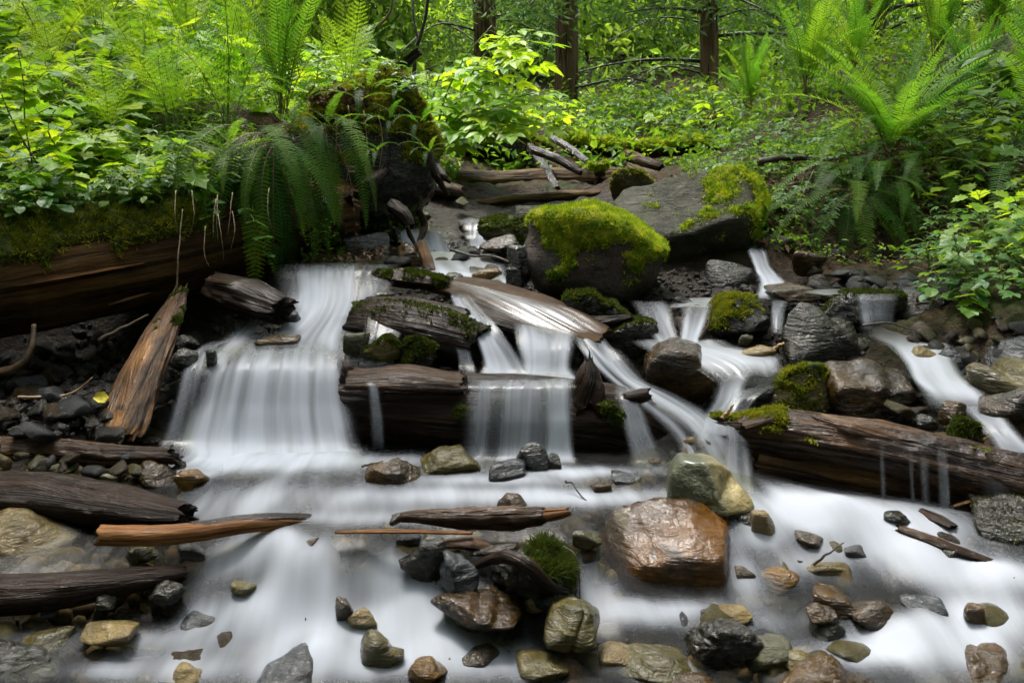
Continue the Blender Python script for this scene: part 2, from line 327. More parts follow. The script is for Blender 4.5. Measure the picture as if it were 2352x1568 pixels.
# ------------------------------------------------------------------ water
def mat_water(name, tint=(.86, .88, .80), su=70, sv=2.2, foamc=(.56, .60, .675), contrast=1.5, gloss=.06, refl=1.):
    s = NT(name); uv = s.coord('UV'); foam = s.attr('foam'); cov = s.attr('cover')
    st = s.noise(s.mapping(uv, (su, sv, 1)), 1, 3, .5, .15); st2 = s.noise(s.mapping(uv, (su * .28, sv * .7, 1), loc=(3, 7, 0)), 1, 3, .5, .3)
    stt = s.math('MULTIPLY_ADD', st2, .6, s.math('MULTIPLY', st, .4))
    a = s.math('ADD', foam, s.math('MULTIPLY', s.math('MULTIPLY', s.math('SUBTRACT', stt, .5), contrast * 2), s.math('MULTIPLY', foam, s.math('SUBTRACT', 1.35, foam))), clamp=True)
    rip = s.noise(s.mapping(uv, (14, 3.5, 1)), 1, 3, .5)
    bmp = s.bump(rip, .18, .02)
    tr = s.n('BsdfTransparent'); s.set(tr, 'Color', tint)
    gl = s.n('BsdfGlossy'); s.set(gl, 'Roughness', gloss); s.set(gl, 'Normal', bmp); s.set(gl, 'Color', (1, 1, 1))
    fr = s.n('Fresnel'); s.set(fr, 'IOR', 1.33); s.set(fr, 'Normal', bmp)
    clear = s.shmix(s.math('MULTIPLY', fr.outputs[0], refl), tr.outputs[0], gl.outputs[0])
    d = s.n('BsdfDiffuse'); s.set(d, 'Color', foamc); t = s.n('BsdfTranslucent'); s.set(t, 'Color', foamc)
    fo = s.shmix(.35, d.outputs[0], t.outputs[0])
    tr0 = s.n('BsdfTransparent')
    body = s.shmix(s.math('MULTIPLY', a, .97), clear, fo)
    return s.done(s.shmix(cov, tr0.outputs[0], body))
M['fall'] = mat_water('water_fall_silky', su=62, sv=1.6, contrast=2.0, gloss=.35, refl=.05)
M['flow'] = mat_water('water_stream', tint=(.80, .80, .70), su=26, sv=2.4, contrast=1.3, gloss=.3, refl=.3)
M['film'] = mat_water('water_film', tint=(.9, .88, .84), su=9, sv=1.5, contrast=.35, gloss=.35, refl=.15)
def ribbon(name, rows, nu=60, nv=90, mat='fall', wav=.006, edge=.24, seed=0, fade=.1, keep=False, soft=False):
    """rows upstream to downstream; each row (list of (u, v, depth), foam).  A lofted sheet of running water."""
    m = 6; R = []; Fm = []
    for pts, fo in rows:
        q = np.array([P(*p) for p in pts]); R.append(catmull(q, m) if len(q) > 2 else q[0] + (q[-1] - q[0]) * np.linspace(0, 1, m)[:, None]); Fm.append(fo)
    R = np.array(R); g = catmull(R, nv); g = np.stack([catmull(g[i], nu) for i in range(nv)])
    Fm = Fm if keep else [Fm[0] * .25, Fm[1] * .6] + Fm[2:]; fo = catmull(np.array(Fm, float)[:, None], nv)[:, 0]
    uu = np.linspace(0, 1, nu); seg = np.linalg.norm(np.diff(g[:, nu // 2], axis=0), axis=1); ln = np.concatenate([[0], np.cumsum(seg)])
    wid = np.linalg.norm(g[nv // 2, -1] - g[nv // 2, 0])
    UVx = np.tile(uu * wid, (nv, 1)) + seed * 3.1; UVy = np.tile(ln[:, None], (1, nu)) + seed * 1.7
    V = g.reshape(-1, 3).copy()
    st = fbm(np.stack([UVx.ravel() * 26, UVy.ravel() * 2.2, 0 * UVx.ravel()], -1), 3, seed + 1)
    V[:, 1] -= wav * st; V[:, 2] += wav * .6 * st
    e = np.minimum(uu, 1 - uu); jit = .5 + .5 * fbm(np.stack([UVy.ravel() * 7, UVx.ravel() * 3, 0 * UVx.ravel()], -1), 2, seed + 5)
    ed = sstep(0, 1, np.clip((np.tile(e, (nv, 1)).ravel()) / (edge * (.45 + jit)), 0, 1))
    t = np.linspace(0, 1, nv); en = sstep(0, fade, t) * sstep(0, .09, 1 - t); en = np.repeat(en, nu); jt = np.tile(.09 * fbm(np.stack([uu * wid * 16, 0 * uu, 0 * uu], -1), 2, seed + 44), (nv, 1)).ravel(); tj = np.repeat(t, nu) + jt; en = sstep(0, fade, tj) * sstep(0, .3, 1 - tj + .03)
    gap = .75 * fbm(np.stack([UVx.ravel() * 11, UVy.ravel() * 1.6, 0 * UVx.ravel() + 3], -1), 2, seed + 8) + .55 * fbm(np.stack([UVx.ravel() * 34, UVy.ravel() * 2.2, 0 * UVx.ravel() + 9], -1), 2, seed + 18)
    foam = np.clip(np.repeat(fo, nu) * (.82 + 1.1 * gap), 0, .97) * ed
    return ob(name, mk_mesh(name, V, grid_faces(nv, nu), [M[mat]], uv=np.stack([UVx.ravel(), UVy.ravel()], -1), attrs={'foam': foam, 'cover': ed * en * (sstep(0, .3, foam) if soft else 1)}), kind='structure')
def L(u1, u2, v, y, v2=None, y2=None): return [(u1, v, y), (u2, v if v2 is None else v2, y if y2 is None else y2)]

W = 'waterfall'
# upper little falls and the pool feeding the cascade
ribbon(W, [(L(905, 1050, 520, 3.75), .3), (L(905, 1052, 533, 3.66), .75), (L(912, 1058, 560, 3.6), .85), (L(920, 1075, 588, 3.5), .7), (L(900, 1110, 604, 3.4), .35)], seed=1)
ribbon(W, [(L(1062, 1165, 503, 3.8, 498), .35), (L(1060, 1160, 516, 3.72), .5), (L(1066, 1135, 545, 3.66), .6), (L(1070, 1130, 575, 3.6), .55), (L(1050, 1150, 592, 3.5), .3)], seed=2)
ribbon('stream_water', [(L(930, 1165, 575, 3.52), .35), (L(930, 1170, 600, 3.36), .6), (L(960, 1175, 625, 3.18), .8), (L(1000, 1180, 650, 3.02), .75), (L(1035, 1185, 668, 2.93), .4)], mat='flow', seed=3)
ribbon(W, [(L(1040, 1160, 612, 3.2), .3), (L(1080, 1165, 640, 3.05), .85), (L(1110, 1170, 668, 2.95), .95), (L(1130, 1240, 690, 2.86), .8), (L(1160, 1290, 705, 2.78), .5)], seed=4)
# upper left fall
ribbon(W, [(L(610, 940, 602, 3.2, 606), .3), (L(610, 925, 618, 3.05, 612), .5), (L(620, 910, 645, 2.98, 636), .75), (L(625, 900, 690, 2.86), .88), (L(600, 890, 735, 2.74, 725), .85), (L(540, 890, 775, 2.62, 770), .88), (L(470, 920, 815, 2.53, 805), .8), (L(440, 920, 840, 2.46), .55)], nu=90, nv=110, seed=5, edge=.32)
ribbon(W, [(L(850, 960, 688, 2.74), .3), (L(840, 945, 712, 2.66), .5), (L(830, 925, 770, 2.56), .42), (L(820, 915, 815, 2.5), .5), (L(800, 920, 845, 2.44), .3)], seed=65, edge=.45)
ribbon(W, [(L(600, 700, 690, 2.86, 680), .3), (L(560, 660, 725, 2.76, 715), .6), (L(510, 620, 770, 2.65, 765), .6), (L(470, 590, 810, 2.55, 808), .5), (L(450, 570, 835, 2.47), .3)], seed=66, edge=.45)
# broad left fall
ribbon(W, [([(470, 792, 2.58), (640, 782, 2.6), (820, 790, 2.56)], .12), ([(462, 815, 2.49), (640, 806, 2.5), (810, 818, 2.47)], .3), ([(440, 860, 2.41), (630, 850, 2.40), (812, 870, 2.40)], .84),
           ([(415, 940, 2.345), (620, 940, 2.33), (822, 940, 2.345)], .86), ([(390, 1010, 2.29), (620, 1015, 2.27), (840, 1010, 2.29)], .92), ([(390, 1040, 2.23), (620, 1052, 2.2), (850, 1040, 2.24)], 1.0), ([(340, 1062, 2.17), (620, 1085, 2.1), (880, 1066, 2.18)], .6), ([(310, 1075, 2.12), (620, 1110, 2.04), (900, 1085, 2.12)], .1)], nu=130, nv=120, seed=6, edge=.22, keep=True)
ribbon(W, [(L(470, 560, 785, 2.58, 775), .2), (L(440, 500, 805, 2.5, 800), .5), (L(415, 475, 850, 2.42, 845), .62), (L(395, 455, 930, 2.34), .5), (L(365, 450, 1010, 2.27), .45), (L(330, 470, 1050, 2.2), .3)], seed=7, edge=.3)
# film over the sloping slab and the three falls off it
ribbon('stream_water', [(L(1010, 1150, 640, 2.92, 660), .3), (L(1040, 1230, 660, 2.81, 682), .34), (L(1110, 1300, 698, 2.68, 700), .3), (L(1200, 1370, 745, 2.58, 736), .34), (L(1290, 1400, 780, 2.51, 762), .4)], mat='film', seed=8, edge=.4)
ribbon(W, [(L(1030, 1075, 668, 2.8), .5), (L(1040, 1100, 700, 2.7), .8), (L(1075, 1140, 745, 2.58), .8), (L(1095, 1175, 790, 2.51), .85), (L(1105, 1210, 835, 2.46), .9), (L(1090, 1240, 868, 2.41), .6), (L(1080, 1250, 880, 2.38), .25)], seed=9)
ribbon(W, [(L(890, 925, 748, 2.63), .1), (L(1010, 1045, 745, 2.6), .15), (L(1035, 1075, 780, 2.53), .4), (L(1050, 1090, 830, 2.48), .45), (L(1050, 1100, 862, 2.43), .3)], seed=19, edge=.35)
ribbon(W, [(L(1170, 1300, 735, 2.66, 750), .4), (L(1175, 1330, 752, 2.58, 765), .8), (L(1185, 1325, 800, 2.5), .82), (L(1190, 1318, 845, 2.45), .75), (L(1170, 1340, 872, 2.41), .8), (L(1150, 1360, 884, 2.38), .4)], seed=10)
ribbon(W, [(L(1290, 1380, 755, 2.64), .4), ([(1308, 770, 2.57), (1395, 778, 2.57)], .8), (L(1345, 1430, 825, 2.48, 822), .92), (L(1395, 1475, 875, 2.42, 868), .9), (L(1450, 1560, 925, 2.36, 905), .8), (L(1510, 1640, 975, 2.3, 950), .9), (L(1555, 1685, 1030, 2.23, 1010), .95), (L(1580, 1715, 1080, 2.15), 1.0), (L(1590, 1760, 1130, 2.06), .7), (L(1600, 1800, 1160, 2.0), .2)], nu=80, nv=130, seed=11)
ribbon(W, [(L(1325, 1400, 790, 2.6), .15), (L(1360, 1440, 815, 2.55), .55), (L(1430, 1500, 885, 2.45), .6), (L(1500, 1600, 945, 2.36), .6), (L(1560, 1690, 1000, 2.29), .5)], seed=31, edge=.35)
# film and falls over the lower log
ribbon(W, [(L(1080, 1350, 838, 2.52), .12), (L(1070, 1345, 855, 2.44), .2), (L(1055, 1335, 872, 2.365), .34), (L(1050, 1330, 892, 2.30), .58), (L(1048, 1325, 960, 2.255), .62), (L(1040, 1325, 1030, 2.23), .66), (L(1020, 1345, 1062, 2.19), .85), (L(980, 1400, 1085, 2.12), .6), (L(950, 1430, 1100, 2.06), .1)], nu=120, nv=110, seed=12, keep=True, edge=.3)
ribbon(W, [(L(1230, 1325, 868, 2.40), .5), (L(1235, 1325, 885, 2.29), .7), (L(1240, 1325, 960, 2.24), .75), (L(1245, 1325, 1040, 2.21), .75), (L(1230, 1340, 1070, 2.16), .4)], seed=13, edge=.3)
ribbon(W, [(L(1395, 1480, 880, 2.42), .3), (L(1410, 1480, 915, 2.33), .4), (L(1425, 1500, 980, 2.27), .34), (L(1440, 1530, 1050, 2.22), .3), (L(1430, 1540, 1075, 2.18), .3)], seed=14, edge=.35)
ribbon(W, [(L(835, 865, 850, 2.42), .1), (L(840, 872, 880, 2.31), .35), (L(845, 885, 950, 2.26), .28), (L(850, 890, 1030, 2.23), .28)], seed=15, edge=.4, fade=.4)
# right hand cascades
ribbon(W, [(L(1440, 1530, 690, 2.86), .3), (L(1455, 1545, 712, 2.76, 706), .8), (L(1480, 1555, 750, 2.66, 748), .8), (L(1500, 1570, 785, 2.58), .85), (L(1500, 1600, 800, 2.53), .6)], seed=16)
ribbon(W, [(L(1560, 1650, 690, 2.86), .25), (L(1562, 1640, 705, 2.78), .6), (L(1560, 1625, 745, 2.68), .82), (L(1555, 1612, 785, 2.6), .85), (L(1540, 1640, 800, 2.54), .6)], seed=17)
ribbon('stream_water', [(L(1440, 1660, 778, 2.62), .5), (L(1460, 1700, 795, 2.55), .7), (L(1500, 1790, 815, 2.48, 812), .55), (L(1590, 1800, 845, 2.4, 830), .5), (L(1640, 1800, 880, 2.33, 860), .35)], mat='flow', seed=18)
ribbon(W, [(L(1640, 1760, 830, 2.44), .3), (L(1640, 1730, 865, 2.37), .6), (L(1630, 1710, 915, 2.31), .8), (L(1600, 1690, 965, 2.27), .9), (L(1570, 1700, 1030, 2.2), .8)], seed=20)
ribbon(W, [(L(1690, 1810, 892, 2.32, 880), .2), (L(1675, 1760, 915, 2.26, 900), .4), (L(1660, 1720, 960, 2.2), .5), (L(1655, 1730, 1030, 2.13), .55), (L(1650, 1740, 1110, 2.06), .6), (L(1640, 1760, 1150, 2.0), .5)], seed=21, edge=.3)
ribbon(W, [(L(1712, 1750, 560, 3.52), .35), (L(1715, 1765, 580, 3.36), .75), (L(1730, 1775, 615, 3.2), .6), (L(1738, 1810, 645, 3.05), .85), (L(1735, 1840, 672, 2.9), .75), (L(1710, 1870, 686, 2.84), .35)], seed=22)
ribbon(W, [(L(1560, 1720, 682, 2.95), .25), (L(1540, 1660, 695, 2.88), .3), (L(1530, 1640, 706, 2.8), .2)], mat='flow', seed=32)
ribbon(W, [(L(1770, 1815, 690, 2.76), .4), (L(1768, 1805, 720, 2.68), .55), (L(1770, 1800, 770, 2.6), .5)], seed=23, edge=.3)
ribbon('stream_water', [(L(1790, 2150, 664, 2.85), .2), (L(1820, 2130, 672, 2.76), .2), (L(1860, 2100, 676, 2.7), .2)], mat='flow', seed=24)
ribbon(W, [(L(1950, 2075, 672, 2.72), .15), (L(1955, 2070, 682, 2.64), .33), (L(1965, 2060, 720, 2.6), .36), (L(1975, 2060, 755, 2.57), .35)], seed=25, edge=.25)
ribbon('stream_water', [(L(1960, 2260, 750, 2.66), .12), (L(1990, 2250, 775, 2.55), .25), (L(2040, 2200, 800, 2.46), .55), (L(2070, 2200, 830, 2.38), .7), (L(2090, 2220, 865, 2.3), .65), (L(2110, 2260, 895, 2.24), .85), (L(2120, 2300, 925, 2.18), .7), (L(2130, 2330, 955, 2.12), .5)], mat='flow', seed=26, nv=110)
ribbon(W, [(L(2190, 2290, 930, 2.2), .4), (L(2230, 2310, 965, 2.08, 950), .6), (L(2275, 2350, 1020, 1.99, 1000), .6), (L(2300, 2420, 1090, 1.93, 1060), .5), (L(2320, 2480, 1180, 1.88), .4)], seed=27)
for i, (a, b, ww) in enumerate([(2018, 2035, 1000), (2150, 2180, 1010), (2085, 2100, 1020), (2110, 2140, 1030)]):
    ribbon(W, [(L(a, b, ww, 2.0), .05), (L(a, b, ww + 60, 1.935), .2), (L(a + 2, b + 4, ww + 110, 1.915), .25), (L(a + 2, b + 5, 1172, 1.91), .2)], seed=28 + i, nu=20, nv=50, edge=.45, fade=.55)
ribbon('stream_water', [(L(1470, 1700, 382, 6.2), .6), (L(1460, 1690, 396, 5.9), .75), (L(1430, 1640, 408, 5.5), .5)], mat='flow', seed=40)
for i, a in enumerate((1012, 1035)):
    ribbon(W, [(L(a, a + 12, 455, 4.9), .2), (L(a, a + 12, 480, 4.85), .4), (L(a, a + 12, 515, 4.83), .3)], seed=41 + i, nu=14, nv=24, edge=.4)

ribbon(W, [(L(2230, 2352, 1020, 1.97), .1), (L(2230, 2360, 1080, 1.92), .26), (L(2235, 2365, 1140, 1.88), .18), (L(2240, 2370, 1200, 1.86), .18)], seed=63, edge=.5, fade=.6, soft=True)
# small drops in the foreground
ribbon(W, [(L(1330, 1385, 1215, 1.88), .3), (L(1335, 1390, 1260, 1.80), .5), (L(1335, 1395, 1320, 1.76), .5), (L(1330, 1400, 1345, 1.74), .4)], seed=55, edge=.4)
# the pool below the logs and the run in the foreground
BLOB = [(600,1058,230,26,1.1),(430,1062,90,22,.7),(880,1062,120,18,.5),(760,1150,420,50,.38),(520,1165,130,45,.3),(850,1195,260,16,.35),(640,1270,130,40,.75),(560,1300,80,40,.5),(690,1350,85,65,1.1),(640,1420,110,50,.7),(560,1400,150,40,.45),(640,1460,190,55,.65),(890,1330,65,60,1.0),
 (960,1430,130,50,1.1),(860,1450,60,40,.5),(1030,1510,150,35,1.0),(760,1530,120,40,.75),(480,1540,200,35,.5),(1180,1545,120,30,.4),(1200,1140,320,16,.45),(1150,1105,170,12,.5),(1330,1085,160,12,.75),(1380,1150,180,22,.45),(1340,1300,30,70,.6),(1370,1375,40,35,.7),(1440,1420,110,26,.8),(1560,1400,110,18,.4),
 (1800,1165,110,40,1.0),(1930,1190,170,42,1.0),(2080,1225,130,42,.9),(1980,1270,110,35,.5),(1750,1240,60,30,.6),(1720,1330,55,60,.35),(1830,1300,60,35,.5),(2160,1310,140,40,.75),(2310,1335,90,28,.75),(2260,1420,110,50,.7),(2110,1470,150,38,.8),(2230,1510,110,40,.55),(1990,1500,130,30,.5),(1800,1430,120,25,.2),(1560,1540,140,20,.25),(300,1470,120,30,.25),(240,1545,80,20,.3)]
MOUND = [(640,1290,70,.025),(690,1370,60,.045),(960,1430,80,.028),(1020,1505,70,.02),(740,1520,70,.025),(1930,1180,70,.02),(2130,1300,70,.02),(2120,1460,80,.022),(2290,1350,60,.02),(590,1440,60,.02),(1440,1420,60,.012)]
fx = np.arange(-1.5, 1.5, .011); fy = np.arange(.9, 2.36, .011); X, Y = np.meshgrid(fx, fy); x, y = X.ravel(), Y.ravel(); z = surf(x, y)
pp = np.stack([x, y, z], -1); uu, vv = proj(pp)
shore = 1 - sstep(.15, .185, z) * sstep(2.0, 2.1, y)
z = np.where(y > 2.0, np.minimum(z, .15), z) - .03 * sstep(560, 360, uu) * sstep(1480, 1380, vv)
for (a, b, r, h) in MOUND:
    c = P(a, b, hit(a, b)); rr = r / F * c[1]
    z = z + h * np.exp(-(((x - c[0]) / rr) ** 2 + ((y - c[1]) / (rr * 1.2)) ** 2))
z = z + .006 * fbm(np.stack([x * 7, y * 5, 0 * x], -1), 3, 77)
foam = .05 + .06 * sstep(1150, 1350, vv) + .06 * fbm(np.stack([x * 6, y * 6, 0 * x], -1), 3, 9)
for (a, b, su_, sv_, am) in BLOB:
    foam = foam + am * np.exp(-(((uu - a) / su_) ** 2 + ((vv - b) / sv_) ** 2))
foam = foam * (1 - .9 * sstep(480, 330, uu) * sstep(1480, 1380, vv)) * sstep(.7, .9, z * 0 + 1)
foam = foam * (1 + .7 * fbm(np.stack([(x + (y - 1.7) * .3 * np.sin(x * 2)) * 14, y * 3.5, 0 * x], -1), 3, 31))
foam = .97 * (1 - np.exp(-np.maximum(foam, 0) ** 2.0 * 2.7))
ang = .35 * np.sin(x * 1.7 + 1) + .25 * fbm(np.stack([x * 2, y * 2, 0 * x], -1), 2, 3)
U_ = x + (y - 1.7) * ang; V_ = y
cov = sstep(1.5, 1.42, np.abs(x)) * sstep(2.36, 2.28, y) * shore
keep = (z > -.2)
ob('stream_water', mk_mesh('stream_water', np.stack([x, y, z + .004], -1), grid_faces(len(fy), len(fx)), [M['flow']], uv=np.stack([U_, V_], -1), attrs={'foam': np.clip(foam, 0, 1), 'cover': cov}), kind='structure')

# ------------------------------------------------------------------ rocks
s = NT('rock_green_and_yellow'); co = s.coord(); n1 = s.noise(co, 26, 6, .65); n2 = s.noise(co, 90, 5, .65); sx = s.n('SeparateXYZ'); s.set(sx, 0, co)
k_ = s.math('ADD', s.math('MULTIPLY', s.math('ADD', sx.outputs[0], s.math('MULTIPLY', sx.outputs[2], .35)), 30), s.math('MULTIPLY_ADD', n1, 1.6, -.9), clamp=True)
c = s.mix(k_, s.ramp(n2, (.3, (.035, .042, .018)), (.7, (.085, .09, .04))), s.ramp(n1, (.35, (.15, .115, .035)), (.65, (.36, .29, .13))))
M['r_twotone'] = s.done(s.principled(Base_Color=c, Roughness=.45, Normal=s.bump(n2, .6, .006, s.bump(n1, .6, .02)), Coat_Weight=.4, Coat_Roughness=.15))
_ico = {}
def ico(sub):
    if sub not in _ico:
        bm = bmesh.new(); bmesh.ops.create_icosphere(bm, subdivisions=sub, radius=1); bm.verts.ensure_lookup_table()
        _ico[sub] = (np.array([v.co[:] for v in bm.verts]), np.array([[v.index for v in f.verts] for f in bm.faces])); bm.free()
    return _ico[sub]
def rock_arrays(half, seed, sub=4, nplanes=11, p=16, rough=.035, freq=1.0, planes=None, outline=None, strata=0., hmin=.66, groove=None):
    rg = np.random.default_rng(seed); D, Fc = ico(sub)
    N = rg.normal(size=(nplanes, 3)); N /= np.linalg.norm(N, axis=1, keepdims=True); H = rg.uniform(hmin, 1.0, nplanes)
    if planes is not None:
        N = np.array([q[:3] for q in planes], float); N /= np.linalg.norm(N, axis=1, keepdims=True); H = np.array([q[3] for q in planes], float)
    base = np.eye(3); N = np.concatenate([N, base, -base]); H = np.concatenate([H, np.full(6, 1.05)])
    r = (np.maximum(D @ N.T, 0) / H) ** p
    V = D * (r.sum(1) ** (-1 / p))[:, None]
    V = (V - (V.max(0) + V.min(0)) / 2) / ((V.max(0) - V.min(0)) / 2) * np.asarray(half)
    if outline is not None:
        o = np.asarray(outline); th = np.arctan2(o[:, 1], o[:, 0]); rad = np.hypot(o[:, 0], o[:, 1]); k = np.argsort(th); th, rad = th[k], rad[k]
        th = np.concatenate([th - 2 * np.pi, th, th + 2 * np.pi]); rad = np.concatenate([rad, rad, rad])
        a = np.arctan2(V[:, 2], V[:, 0]); rr = np.hypot(V[:, 0], V[:, 2]); nb = 48; bi = ((a + np.pi) / (2 * np.pi) * nb).astype(int) % nb
        S = np.array([rr[bi == b].max() if (bi == b).any() else 0 for b in range(nb)]); S = (np.roll(S, 1) + S * 2 + np.roll(S, -1)) / 4
        bc = (np.arange(nb) + .5) / nb * 2 * np.pi - np.pi
        Sx = np.interp(a, np.concatenate([bc - 2 * np.pi, bc, bc + 2 * np.pi]), np.tile(S, 3)); T = np.interp(a, th, rad)
        f = T / np.maximum(Sx, 1e-6); V[:, 0] *= f; V[:, 2] *= f
    size = float(np.mean(half)); n = V / np.maximum(np.linalg.norm(V, axis=1, keepdims=True), 1e-9)
    q = V / size * 2.2 * freq
    V = V + n * (size * rough * (1.6 * fbm(q, 4, seed) + .9 * fbm(q * 3.1, 3, seed + 7)))[:, None]
    if groove:
        gn = np.array(groove[:3], float); gn /= np.linalg.norm(gn); gd = V @ gn - groove[3] * size + size * .05 * fbm(q, 2, seed + 31)
        V = V - n * (size * groove[4] * np.exp(-(gd / (size * groove[5])) ** 2))[:, None]
    if strata: V[:, 0:2] *= (1 + strata * np.sign(np.sin(V[:, 2] / size * 9 + fbm(q, 2, seed + 3) * 2)) * .5)[:, None]
    return V, Fc
def moss_on(parent, V, Fc, cond, n, mat='moss', h=.012, thick=.008, seed=1, blade=.0035, shell=True, off=(0, 0, 0)):
    "a cushion of moss: an uneven skin plus thousands of tiny blades; cond(points, normals) -> 0..1"
    rg = np.random.default_rng(seed); VN = vnormals(V, Fc); m = cond(V, VN)
    if shell:
        t = m * (thick * (1 + .9 * fbm(V * 60, 3, seed)) + .003) - .004
        SV = V + VN * t[:, None]; keep = m[Fc].max(1) > .12
        used = np.unique(Fc[keep]); idx = np.full(len(V), -1); idx[used] = np.arange(len(used))
        sh = ob('moss', mk_mesh('moss', SV[used], idx[Fc[keep]], [M['moss_dark' if mat != 'moss' else 'moss_olive']]), parent, kind='stuff'); parent = sh
    a, b, c = V[Fc[:, 0]], V[Fc[:, 1]], V[Fc[:, 2]]; ar = np.linalg.norm(np.cross(b - a, c - a), axis=1) * m[Fc[:, :3]].mean(1); ar = ar / ar.sum()
    f = rg.choice(len(Fc), n, p=ar); w1 = rg.random((n, 1)); w2 = rg.random((n, 1)); fl = (w1 + w2) > 1; w1 = np.where(fl, 1 - w1, w1); w2 = np.where(fl, 1 - w2, w2)
    nn = VN[Fc[f, 0]]; mm = m[Fc[f, 0]]
    p = a[f] + (b[f] - a[f]) * w1 + (c[f] - a[f]) * w2 + nn * (thick * mm * .6)[:, None]
    cl = (.55 + .6 * (fbm(p * 45, 2, seed + 2) + .4))[:, None]
    d = nn * .8 + rg.normal(size=(n, 3)) * .55 + np.array([0, 0, -.1]); d /= np.linalg.norm(d, axis=1, keepdims=True)
    s = np.cross(d, rg.normal(size=(n, 3))); s /= np.linalg.norm(s, axis=1, keepdims=True)
    hh = h * (.5 + rg.random((n, 1))) * np.clip(cl, .3, 1.4); bw = blade * (.6 + .8 * rg.random((n, 1)))
    B = np.stack([p - s * bw, p + s * bw, p + d * hh], 1).reshape(-1, 3)
    return ob('moss_tuft', mk_mesh('moss_tuft', B, np.arange(3 * n).reshape(-1, 3), [M[mat]], smooth=False), parent, kind='stuff')
ROCKS = {}
def rock(name, label, u, v, w_, h_, mat, seed, y=None, depth=.8, cat='rock', group=None, sub=4, lift=0., outline=None, moss=None, **kw):
    if outline is not None:
        oa = np.array(outline, float); u, v = (oa[:, 0].max() + oa[:, 0].min()) / 2, (oa[:, 1].max() + oa[:, 1].min()) / 2
        w_, h_ = np.ptp(oa[:, 0]), np.ptp(oa[:, 1])
    if y is None:
        y = hit(u, v + h_ * .46); y = y + .5 * depth * w_ / F * y * .75
    k = y / (CT + (V0 - v) / F * ST) / F; half = np.array([w_ / 2 * k, w_ / 2 * k * depth, h_ / 2 * k * 1.02])
    c = P(u, v, y)
    ol = None
    if outline is not None: ol = np.array([[(a - u) * k, (v - b) * k * 1.02] for a, b in outline])
    V, Fc = rock_arrays(half, seed, sub=sub, outline=ol, **kw)
    o = ob(name, mk_mesh(name, V, Fc, [M[mat]]), None, c + np.array([0, 0, lift]), label, cat, group)
    o['_'] = 0; del o['_']
    if moss: moss_on(o, V, Fc, **moss)
    ROCKS[label] = o
    return o
def up_moss(lo=.2, hi=.6, nf=14, seed=3, bias=0., xf=0.):
    return lambda V, N: sstep(lo, hi, N[:, 2] + .55 * fbm(V * nf, 3, seed) + bias + xf * V[:, 0])

# -- the big boulders
rock('mossy_boulder', 'rounded granite boulder capped with bright yellow-green moss in mid stream', 0, 0, 0, 0, 'r_granite', 11, y=3.12, depth=.85, cat='boulder', sub=5, rough=.02, p=9,
     outline=[(1203,545),(1212,510),(1240,487),(1290,475),(1340,472),(1400,485),(1460,508),(1505,535),(1530,560),(1535,600),(1530,640),(1500,670),(1450,692),(1400,690),(1330,680),(1280,680),(1235,665),(1210,625),(1200,585)],
     moss=dict(cond=lambda V, N: sstep(-.15, .15, V[:, 2] * 7 + .75 * V[:, 0] * -1.2 + .22 + 1.15 * fbm(V * 20, 4, 3) + .3 * (N[:, 2] - .2) - .22 - .9 * sstep(-.11, -.2, V[:, 0])), n=34000, h=.011, thick=.008, blade=.0022))
rock('slab_boulder', 'large grey slab boulder with flat tilted top and mossy right shoulder', 0, 0, 0, 0, 'r_grey', 21, y=3.62, depth=.75, cat='boulder', sub=5, rough=.026, freq=1.5, p=24,
     planes=[(-.22, -.5, .84, .55), (.15, -.9, -.42, .62), (.8, -.3, .4, .8), (-.8, .1, -.4, .9), (.2, .8, .3, .8), (-.6, -.6, -.5, .8)],
     outline=[(1408,480),(1440,450),(1500,430),(1560,410),(1640,397),(1700,392),(1735,406),(1757,435),(1776,470),(1765,505),(1745,545),(1700,592),(1650,640),(1610,672),(1560,690),(1520,660),(1480,580),(1425,520)],
     moss=dict(cond=lambda V, N: sstep(.12, .4, V[:, 0] * 2.4 - .08 + 1.0 * fbm(V * 13, 4, 5) + .2 * N[:, 2] - 1.5 * np.maximum(-.02 - V[:, 2], 0)) * sstep(-.45, -.05, N[:, 2]), n=16000, h=.013, thick=.009, blade=.0028, seed=4))
rock('boulder', 'dark pointed rock with mossy face behind the grey slab boulder', 0, 0, 0, 0, 'r_olive', 31, y=4.3, depth=.8, rough=.04,
     outline=[(1405,405),(1425,392),(1450,391),(1480,405),(1502,425),(1500,455),(1470,470),(1415,468),(1403,440)], moss=dict(cond=up_moss(.1, .7, 12, 4), n=2500, mat='moss_olive', h=.014))
rock('flat_rock', 'grey flat rock just behind the left edge of the mossy boulder', 1235, 492, 100, 40, 'r_grey', 33, y=3.7, rough=.05)
rock('layered_rock', 'low layered mossy rock ledge left of the mossy boulder', 1160, 535, 120, 70, 'r_olive', 34, y=3.55, depth=.9, strata=.06, moss=dict(cond=up_moss(.3, .8, 18, 2), n=1800, mat='moss_dark'))
rock('block_rock', 'brown-grey block of rock under the layered ledge', 1150, 562, 100, 44, 'r_brown', 35, y=3.4, depth=.9, p=24)
rock('triangular_rock', 'small brown triangular rock standing at the lip of the upper fall', 0, 0, 0, 0, 'r_brown', 36, y=3.32, outline=[(905,612),(912,590),(930,558),(942,562),(960,585),(968,612),(940,618)])
rock('shadowed_rock', 'dark wedge of rock in shadow under the grey slab boulder', 1680, 645, 110, 90, 'r_dark', 37, y=3.2)
rock('pale_rock', 'pale grey angular rock beside the small upper right fall', 0, 0, 0, 0, 'r_grey', 38, y=3.5, depth=.9, p=22, outline=[(1740,565),(1755,548),(1790,540),(1825,560),(1845,580),(1838,600),(1810,618),(1780,605),(1745,580)])
